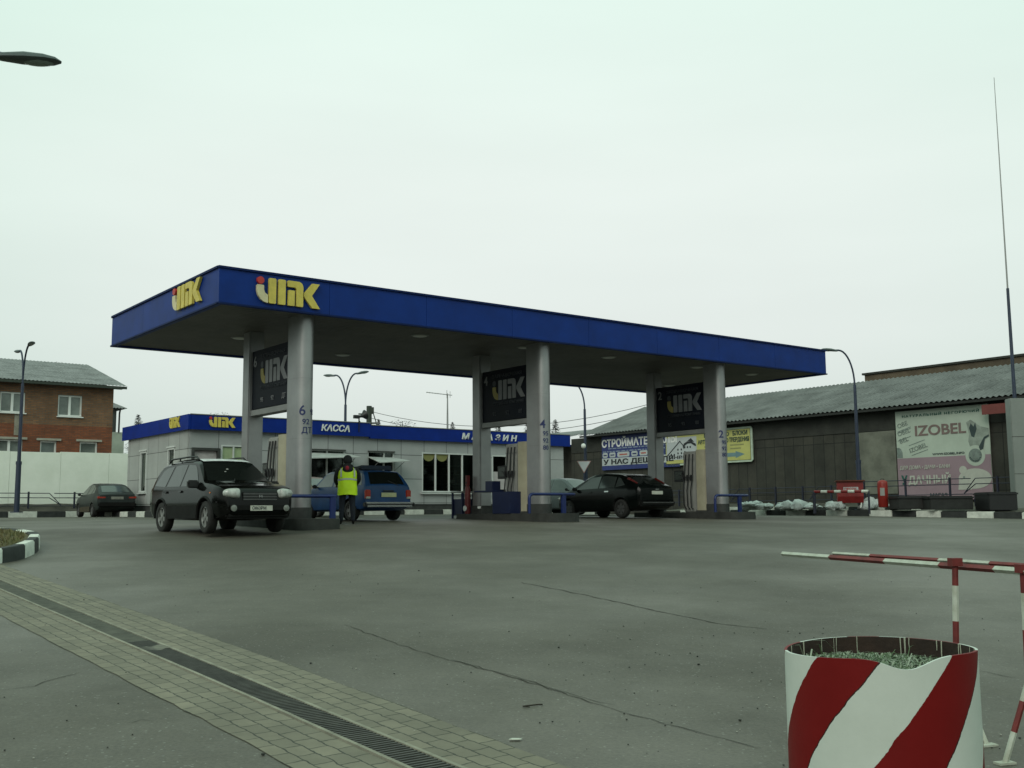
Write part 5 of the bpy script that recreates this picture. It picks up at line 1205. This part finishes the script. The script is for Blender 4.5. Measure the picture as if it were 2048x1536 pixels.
# ================================================================ STRIPED PLANTER AND BARRIER
def stripes():
    m=mat('planter_stripes',(.5,.02,.01),.55,spec=.2); t,p=nodes(m)
    tc=N(t,'ShaderNodeTexCoord'); s=N(t,'ShaderNodeSeparateXYZ'); t.links.new(tc.outputs['Object'],s.inputs[0])
    def mth(op,a,b=None):
        n=N(t,'ShaderNodeMath',operation=op)
        for i,q in enumerate((a,b)):
            if q is None: continue
            if isinstance(q,(int,float)): n.inputs[i].default_value=q
            else: t.links.new(q,n.inputs[i])
        return n.outputs[0]
    ang=mth('MULTIPLY',mth('ARCTAN2',s.outputs[0],mth('MULTIPLY',s.outputs[1],-1)),180/math.pi)   # 0 faces -y, grows to +x
    n=N(t,'ShaderNodeTexNoise',Scale=14.,Detail=5,Roughness=.7); t.links.new(tc.outputs['Object'],n.inputs['Vector'])
    n3=N(t,'ShaderNodeTexNoise',Scale=3.,Detail=2); t.links.new(tc.outputs['Object'],n3.inputs['Vector'])
    dz=mth('SUBTRACT',.9,s.outputs[2])
    ph=mth('ADD',ang,mth('ADD',mth('MULTIPLY',dz,128),mth('MULTIPLY',mth('MULTIPLY',dz,dz),-35)))
    ph=mth('ADD',ph,mth('ADD',mth('MULTIPLY',mth('SUBTRACT',n.outputs[0],.5),3),mth('MULTIPLY',mth('SUBTRACT',n3.outputs[0],.5),9)))
    fr=mth('FRACT',mth('DIVIDE',mth('ADD',ph,47+800),80)); red=mth('LESS_THAN',fr,.485)
    edge=mth('LESS_THAN',mth('ABSOLUTE',mth('SUBTRACT',fr,.485)),.006)
    g=N(t,'ShaderNodeTexNoise',Scale=4.,Detail=7,Roughness=.7); t.links.new(tc.outputs['Object'],g.inputs['Vector'])
    wt=N(t,'ShaderNodeMix',data_type='RGBA'); wt.inputs['A'].default_value=(.46,.5,.45,1); wt.inputs['B'].default_value=(.62,.66,.61,1); t.links.new(g.outputs[0],wt.inputs['Factor'])
    rd=N(t,'ShaderNodeMix',data_type='RGBA'); rd.inputs['A'].default_value=(.12,.003,.003,1); rd.inputs['B'].default_value=(.19,.006,.006,1); t.links.new(g.outputs[0],rd.inputs['Factor'])
    x=N(t,'ShaderNodeMix',data_type='RGBA'); t.links.new(red,x.inputs['Factor']); t.links.new(wt.outputs['Result'],x.inputs['A']); t.links.new(rd.outputs['Result'],x.inputs['B'])
    x2=N(t,'ShaderNodeMix',data_type='RGBA'); t.links.new(edge,x2.inputs['Factor']); t.links.new(x.outputs['Result'],x2.inputs['A']); x2.inputs['B'].default_value=(.03,.012,.01,1)
    t.links.new(x2.outputs['Result'],p.inputs['Base Color'])
    w1=N(t,'ShaderNodeTexNoise',Scale=26.,Detail=6,Roughness=.75); t.links.new(tc.outputs['Object'],w1.inputs['Vector'])
    low=mth('MULTIPLY',mth('MAXIMUM',mth('SUBTRACT',.4,s.outputs[2]),0),.25)
    chip=mth('GREATER_THAN',mth('ADD',w1.outputs[0],low),.735)
    x3=N(t,'ShaderNodeMix',data_type='RGBA'); t.links.new(chip,x3.inputs['Factor']); t.links.new(x2.outputs['Result'],x3.inputs['A']); x3.inputs['B'].default_value=(.07,.035,.02,1)
    t.links.new(x3.outputs['Result'],p.inputs['Base Color'])
    b=N(t,'ShaderNodeBump'); b.inputs['Strength'].default_value=.2; b.inputs['Distance'].default_value=.01; t.links.new(g.outputs[0],b.inputs['Height']); t.links.new(b.outputs[0],p.inputs['Normal']); return m
PS=stripes()
pc=at(1759,1295,4.46); pz=zg(pc.x,pc.y); PR=.374; PH_=pc.z-pz
pt=thing('striped_planter','large cut steel pipe planter hand-painted with red and white diagonal stripes','planter',(pc.x,pc.y,pz),-math.atan2(pc.x,pc.y))
def rimz(a_):   # a_: degrees, 0 = towards the camera, + = right
    d=(a_-15)/15; return PH_-.044*math.exp(-d*d)+.006*math.sin(R(a_*2+40))+.01*math.sin(R(a_))
g=MB(); n=144; nz=14; O=[];I=[]
for k in range(n):
    a_=360*k/n-180; sx,cy=math.sin(R(a_)),-math.cos(R(a_)); rz_=rimz(a_); bul=.004*math.sin(R(a_*3))
    O.append([g.b.verts.new(((PR+bul)*sx,(PR+bul)*cy,rz_*j/nz)) for j in range(nz+1)])
    I.append([g.b.verts.new(((PR-.011+bul)*sx,(PR-.011+bul)*cy,rz_-(.42)*(j/4))) for j in range(5)])
for k in range(n):
    q=(k+1)%n
    for j in range(nz): f=g.b.faces.new((O[k][j],O[q][j],O[q][j+1],O[k][j+1]))
    f=g.b.faces.new((O[k][nz],O[q][nz],I[q][0],I[k][0])); f.material_index=0
    for j in range(4): f=g.b.faces.new((I[k][j],I[q][j],I[q][j+1],I[k][j+1])); f.material_index=1
g.build('pipe_wall',[PS,RUSTY],pt,smooth=60)
rnd=random.Random(9)
g=MB()
for a_ in (-150,-148,-138,-165,-120,160,163,166,140,136,120,118,105,95,-100,88):
    L=rnd.uniform(.03,.13); w=rnd.uniform(.0015,.004); s_,c_=math.sin(R(a_)),-math.cos(R(a_)); r0=PR-.014
    pts=[(r0*s_,r0*c_,rimz(a_)+.001),(r0*s_+rnd.uniform(-.002,.002),r0*c_,rimz(a_)-L*.5),(r0*s_,r0*c_,rimz(a_)-L)]
    g.tube(pts,[w,w*.9,w*.6],5)
g.build('paint_drips',mat('drip_paint',(.4,.42,.33),.6),pt)
g=MB().grid(lambda u,v: Vector(((PR-.012)*v*math.sin(u*2*math.pi),-(PR-.012)*v*math.cos(u*2*math.pi),PH_-.085+.012*math.sin(u*25)*v+.015*(1-v))),40,8)
g.build('soil',SOIL,pt,smooth=180)
PGR=[mat('planter_grass_green',(.07,.12,.05),.7,(6,.3)),mat('planter_grass_frosted',(.26,.31,.23),.75,(6,.3))]
g=MB()
for i in range(5200):
    a_=rnd.uniform(0,6.28); q=(PR-.03)*math.sqrt(rnd.random()); x,y=q*math.cos(a_),q*math.sin(a_)
    if x>.12 and rnd.random()<.55: continue
    h=rnd.uniform(.01,.034) if rnd.random()<.996 else rnd.uniform(.06,.12); w=rnd.uniform(.002,.0045); an=rnd.uniform(0,6.28); lean=rnd.uniform(.5,2.6)*h; z=PH_-.082
    d=Vector((math.cos(an),math.sin(an),0)); s_=Vector((-d.y,d.x,0))*w; p0=Vector((x,y,z)); p1=p0+d*lean*.35+Vector((0,0,h*.75)); p2=p0+d*lean+Vector((0,0,h*.8 if rnd.random()<.5 else h*.35))
    for pp_ in (p1,p2):
        rr_=math.hypot(pp_.x,pp_.y)
        if rr_>PR-.02: pp_.x*=(PR-.02)/rr_; pp_.y*=(PR-.02)/rr_
    f0=g.b.verts.new(p0-s_); f1=g.b.verts.new(p0+s_); f2=g.b.verts.new(p1+s_*.8); f3=g.b.verts.new(p1-s_*.8); f4=g.b.verts.new(p2)
    mi=1 if rnd.random()<.5 else 0
    fa=g.b.faces.new((f0,f1,f2,f3)); fb=g.b.faces.new((f3,f2,f4)); fa.material_index=mi; fb.material_index=mi
tag(g.build('planter_grass',PGR,fix=False),'matted frosted grass growing inside the striped planter','grass',kind='stuff')
o=bpy.data.objects['planter_grass']; o.location=(pc.x,pc.y,pz); o.rotation_euler=(0,0,-math.atan2(pc.x,pc.y))
# barrier
BW=mat('barrier_white',(.5,.53,.46),.7,(9,.35),col2=(.33,.34,.27)); BR=mat('barrier_red',(.15,.016,.014),.65,(9,.35))
br=thing('striped_barrier','red and white striped pole barrier on thin legs behind the planter','barrier',(0,0,0))
pR=at(2046,1137,6.27); p1=at(1910,1124,6.85); pL=at(1565,1104,9.9)
dirb=(pR-pL); Lb=dirb.length; dirb.normalize()
def seg_bar(p0,p1,cuts,cols,r,off,name):
    d=(p1-p0); L=d.length; d.normalize(); side_=Vector((-d.y,d.x,0)).normalized(); up_=Vector((0,0,1))
    e_=[0]+[c*L for c in cuts]+[L]
    for i in range(len(e_)-1):
        a_,b_=p0+d*e_[i]+off,p0+d*(e_[i+1])+off
        MB().tube([a_,b_],r,4).build(name,(BW,BR)[cols[i]],br)
def fr(u): # fraction of the bar seen at photo column u
    best=min(range(401),key=lambda i:abs((lambda q: 1024+FPX*((q-Vector((0,0,EYE))).dot(Rv))/((q-Vector((0,0,EYE))).dot(Fv)))(pL+dirb*Lb*i/400)-u)); return best/400
seg_bar(pL,pR+dirb*.7,[fr(1660)*.84,fr(1770)*.84,fr(1880)*.84,fr(1990)*.84],[0,1,0,1,0],.021,Vector((0,0,-.016)),'bar_segment')
seg_bar(pL+dirb*Lb*fr(1662),pR+dirb*.7,[.2,.5,.68],[0,1,0,1],.014,Vector((.018,0,.016)),'bar_segment')
def leg(top,split,f1_,f2_):
    q=[(top,top.lerp(split,.22),1),(top.lerp(split,.22),top.lerp(split,.55),0),(top.lerp(split,.55),top.lerp(split,.9),1),(top.lerp(split,.9),split,0)]
    for a_,b_,cidx in q: MB().tube([a_,b_],.02,8).build('leg',(BW,BR)[cidx],br)
    for f_ in (f1_,f2_):
        for a_,b_,cidx in ((0,.25,0),(.25,.62,1),(.62,1,0)): MB().tube([split.lerp(f_,a_),split.lerp(f_,b_)],.014 if f_ is f2_ else .017,6).build('leg',(BW,BR)[cidx],br)
        MB().box((f_.x,f_.y,f_.z+.006),(.11,.06,.012),rz=.3).build('foot_plate',BW,br)
ft=G(2010,1528); ft.z+=.0
spl=Vector((pR.x,pR.y+.02,ft.z+.46)); leg(pR,spl,ft,Vector((pR.x+.24,pR.y+.05,zg(pR.x+.24,pR.y))))
ft2=G(1975,1492); spl=Vector((p1.x-.03,p1.y,ft2.z+.42)); f2=Vector((p1.x-.25,p1.y+.12,zg(p1.x-.2,p1.y+.1)))
leg(p1,spl,f2,ft2)
for q in (pR,p1): MB().box((q.x,q.y,q.z),(.07,.06,.05),rz=.15).build('bracket',BR,br)
# ================================================================ RIGHT-HAND CORNER
def lowz(x,y): return zg(x,y)
b=at(1701,1016,42.6); sb=thing('fire_sand_box','large red metal fire sand box with sloping lid on white legs','sand box',(b.x,b.y,b.z),R(-14))
MB().prism([(-.34,.2),(.34,.2),(.42,.45),(.42,1.02),(-.42,1.02),(-.42,.45)],Matrix(((0,0,1,-.49),(1,0,0,0),(0,1,0,0),(0,0,0,1))),-.98).build('bin_body',RED,sb)
MB().box((0,-.02,1.06),(1.1,.98,.05),rz=0,bev=.01).build('lid',mat('rusty_red_lid',(.12,.03,.015),.8,(4,.5)),sb)
for x in (-.42,.42):
    g=MB().tube([(x,-.3,.25),(x-.06,-.38,0)],.03,6).tube([(x,.3,.25),(x+.06,.38,0)],.03,6); g.build('leg',WHITE,sb)
MB().prism(rect(-.26,.68,.3,.82),FR(0,-.425,0),.005).build('notice',SW,sb)
text('ПЕСОК',FR(-.22,-.43,.71),.08,.46,REDP,sb,bold=.02)
b=at(1767,1015,41.2); cy=thing('red_cylinder','upright red cylinder with a grey label beside the sand box','cylinder',(b.x,b.y,b.z),R(8))
MB().lathe([(.15,0),(.19,.04),(.19,.92),(.17,1.0),(.1,1.04),(.04,1.05)],Matrix(),24).build('shell',mat('bright_red_paint',(.27,.018,.012),.45,(3,.3)),cy,smooth=50)
MB().grid(lambda u,v: Vector((.194*math.sin(-1.0+u*.9),-.194*math.cos(-1.0+u*.9),.45+.3*v)),6,2).build('label_plate',SGREY,cy,smooth=180)
MB().tube([(-.1,0,1.02),(-.06,0,1.09),(.06,0,1.09),(.1,0,1.02)],.014,6).build('handle',BLACK,cy)
# boom
pa=at(1628,983.5,41.6); pb=at(1737,982.5,40.6); bm=thing('striped_boom','short red and white striped boom pole in front of the sand box','barrier',(0,0,0))
g0=pa; 
for i in range(8):
    a_=pa.lerp(pb,i/8+.003); b_=pa.lerp(pb,(i+1)/8-.003); MB().tube([a_,b_],.055,8).build('pole_segment',(KW,RED)[(i+1)%2],bm)
MB().tube([pa,(pa.x,pa.y,zg(pa.x,pa.y)+.1)],.06,8).build('post',FEN,bm)
MB().tube([pb,(pb.x,pb.y,zg(pb.x,pb.y)+.1)],.04,8).build('post',FEN,bm)
# snow
g=MB(); rnd=random.Random(31)
def lump(u,v,D,w,h,n=7):
    for i in range(n*3):
        q=at(u+rnd.gauss(0,w*.55),v+rnd.uniform(-1,3),D+rnd.uniform(-.6,.6)); s=rnd.uniform(.05,.2); hh=h*rnd.uniform(.35,1)*s/.2
        r=bmesh.ops.create_icosphere(g.b,subdivisions=2,radius=1)['verts']; a1,a2,a3=(rnd.uniform(0,6) for _ in range(3))
        for vv in r:
            k=1+.3*math.sin(vv.co.x*4+a1)*math.cos(vv.co.y*5+a2)+.15*math.sin(vv.co.z*9+a3); vv.co=Vector((q.x+vv.co.x*s*1.4*k,q.y+vv.co.y*s*k,q.z-.04+vv.co.z*hh*k))
lump(1502,1007,45,13,.2,7); lump(1530,1010,45,10,.2,5); lump(1572,1009,44.5,14,.22,7); lump(1600,1008,44,8,.25,5); lump(1625,1010,43.8,7,.16,4); lump(1668,1009,42.7,9,.24,7); lump(1742,1006,43.4,8,.3,8); lump(1730,1010,43,5,.25,4); lump(1780,1011,42,5,.12,3)
tag(g.build('snow_heaps',SNOW,smooth=70),'dirty white heaps of old snow along the kerb at the right','snow',kind='stuff')
# dark planters, bin and box by the stele
BXM=mat('dark_box_board',(.016,.017,.016),.8,(3,.4))
def crate(u0,u1,v0,v1,D,dp,label,m,name,cat,grp=None):
    a_=at(u0,v1,D); b_=at(u1,v1,D); t_=at(u0,v0,D); w=(b_-a_).length; h=t_.z-a_.z; r=thing(name,label,cat,(a_.x,a_.y,a_.z-.12),math.atan2(b_.y-a_.y,b_.x-a_.x),grp)
    MB().box((w/2,dp/2,(h+.12)/2),(w,dp,h+.12),bev=.02).build('box_body',m,r)
    g=MB().box((w/2,-.012,h+.06),(w+.04,.05,.06)).box((w/2,dp+.012,h+.06),(w+.04,.05,.06)).box((-.012,dp/2,h+.06),(.05,dp-.03,.06)).box((w+.012,dp/2,h+.06),(.05,dp-.03,.06)); g.build('rim',BLACK,r); return r,w,h
crate(1797,1856,992,1012,40.0,1.0,'dark low flower box left of the second one, before the poster',BXM,'flower_box','box','dark flower boxes')
crate(1861,1947,992,1013,39.3,1.0,'dark long low flower box, the middle one before the poster',BXM,'flower_box','box','dark flower boxes')
crate(1979,2036,984,1014,38.6,1.2,'tall black container beside the grey cabinet at the right edge',BLACK,'black_container','box')
r,w,h=crate(1958,1976,985,1007,39.6,.4,'small blue bin between the flower box and the black container',BIN,'waste_bin','bin')
MB().prism([(0,0),(1.2,0),(1.1,.25),(.15,.22)],FR(0,0,0),1.0)
# ================================================================ LITTER AND GRAVEL
PAP=mat('scrap_paper',(.5,.52,.45),.8,(9,.2))
q=G(1030,1481); pscr=MB().prism([(-.05,-.015),(-.02,-.03),(.045,-.02),(.06,.0),(.03,.02),(-.02,.025)],Matrix.Translation((0,0,.012)),.006).build('paper_scrap',PAP); pscr.location=q; pscr.scale=(.75,.75,1); tag(pscr,'small white scrap lying near the edge of the paving','litter')
q=G(1068,1413); tw=MB().tube([(-.13,-.05,.01),(.06,.03,.014),(.1,.05,.01)],.006,5).tube([(-.13,-.05,.01),(-.05,-.11,.01)],.005,5).build('twig',mat('twig_brown',(.02,.015,.01),.9)); tw.location=q; tw.scale=(.6,.6,.8); tag(tw,'thin forked black twig lying on the asphalt','twig')
g=MB(); rnd=random.Random(77)
for i in range(420):
    if rnd.random()<.4: x,y=rnd.uniform(.5,3.6),rnd.uniform(5.6,11)
    else: x,y=rnd.uniform(-7,6),rnd.uniform(5,16)
    s=rnd.uniform(.003,.008)*(1.7 if rnd.random()<.06 else 1); z=zg(x,y)+.003
    r=bmesh.ops.create_icosphere(g.b,subdivisions=1,radius=s)['verts']
    for v in r: v.co=Vector((x+v.co.x*rnd.uniform(.8,1.4),y+v.co.y*rnd.uniform(.8,1.3),z+s*.4+v.co.z*.6))
    k=0 if rnd.random()<.8 else 1
    for f in {f for v in r for f in v.link_faces}: f.material_index=k
tag(g.build('gravel',[mat('dark_grit',(.02,.02,.017),.9),mat('pale_grit',(.35,.34,.3),.9)],fix=False),'scattered small stones and grit on the asphalt','gravel',kind='stuff')
# overhead wires between the utility pole and the warehouse, and stains under the canopy
wr_=thing('overhead_wires','thin sagging overhead wires from the utility pole towards the warehouse','wires',(0,0,0))
pA=at(738,822,80); pB=at(1300,812,68)
for k in range(3):
    p0=pA+Vector((0,0,-.5*k)); p1=pB+Vector((0,1,-.45*k+.2)); MB().tube([p0.lerp(p1,i/16)+Vector((0,0,-5.2*(i/16)*(1-i/16))) for i in range(17)],.018,4).build('wire',BLACK,wr_)
# unseen tree belt added to cut sky reflections in cars and windows
g=MB(); rnd=random.Random(55)
def belt(p0,p1,n,h):
    p0=Vector(p0); p1=Vector(p1)
    for i in range(n):
        t=rnd.random(); q=p0.lerp(p1,t); z=rnd.random()**.8*h*(.75+.25*math.sin(t*37)+.15*math.sin(t*91)); s=rnd.uniform(.5,1.3); a_=rnd.uniform(0,6.28)
        c=Vector((q.x+rnd.gauss(0,2),q.y+rnd.gauss(0,2),z)); d=Vector((math.cos(a_),math.sin(a_),rnd.uniform(-.4,.4)))*s; e_=Vector((rnd.uniform(-.3,.3),rnd.uniform(-.3,.3),1))*s*.8
        g.face([c-d,c+e_,c+d,c-e_])
belt((-60,-28,0),(60,-28,0),3800,11); belt((-62,-30,0),(-58,40,0),2300,9); belt((60,-30,0),(62,34,0),2200,9)
tag(g.build('sky_blocking_trees',LEAF,fix=False),'unseen dark tree belt added behind and beside the viewer to block sky reflections','trees',kind='stuff')
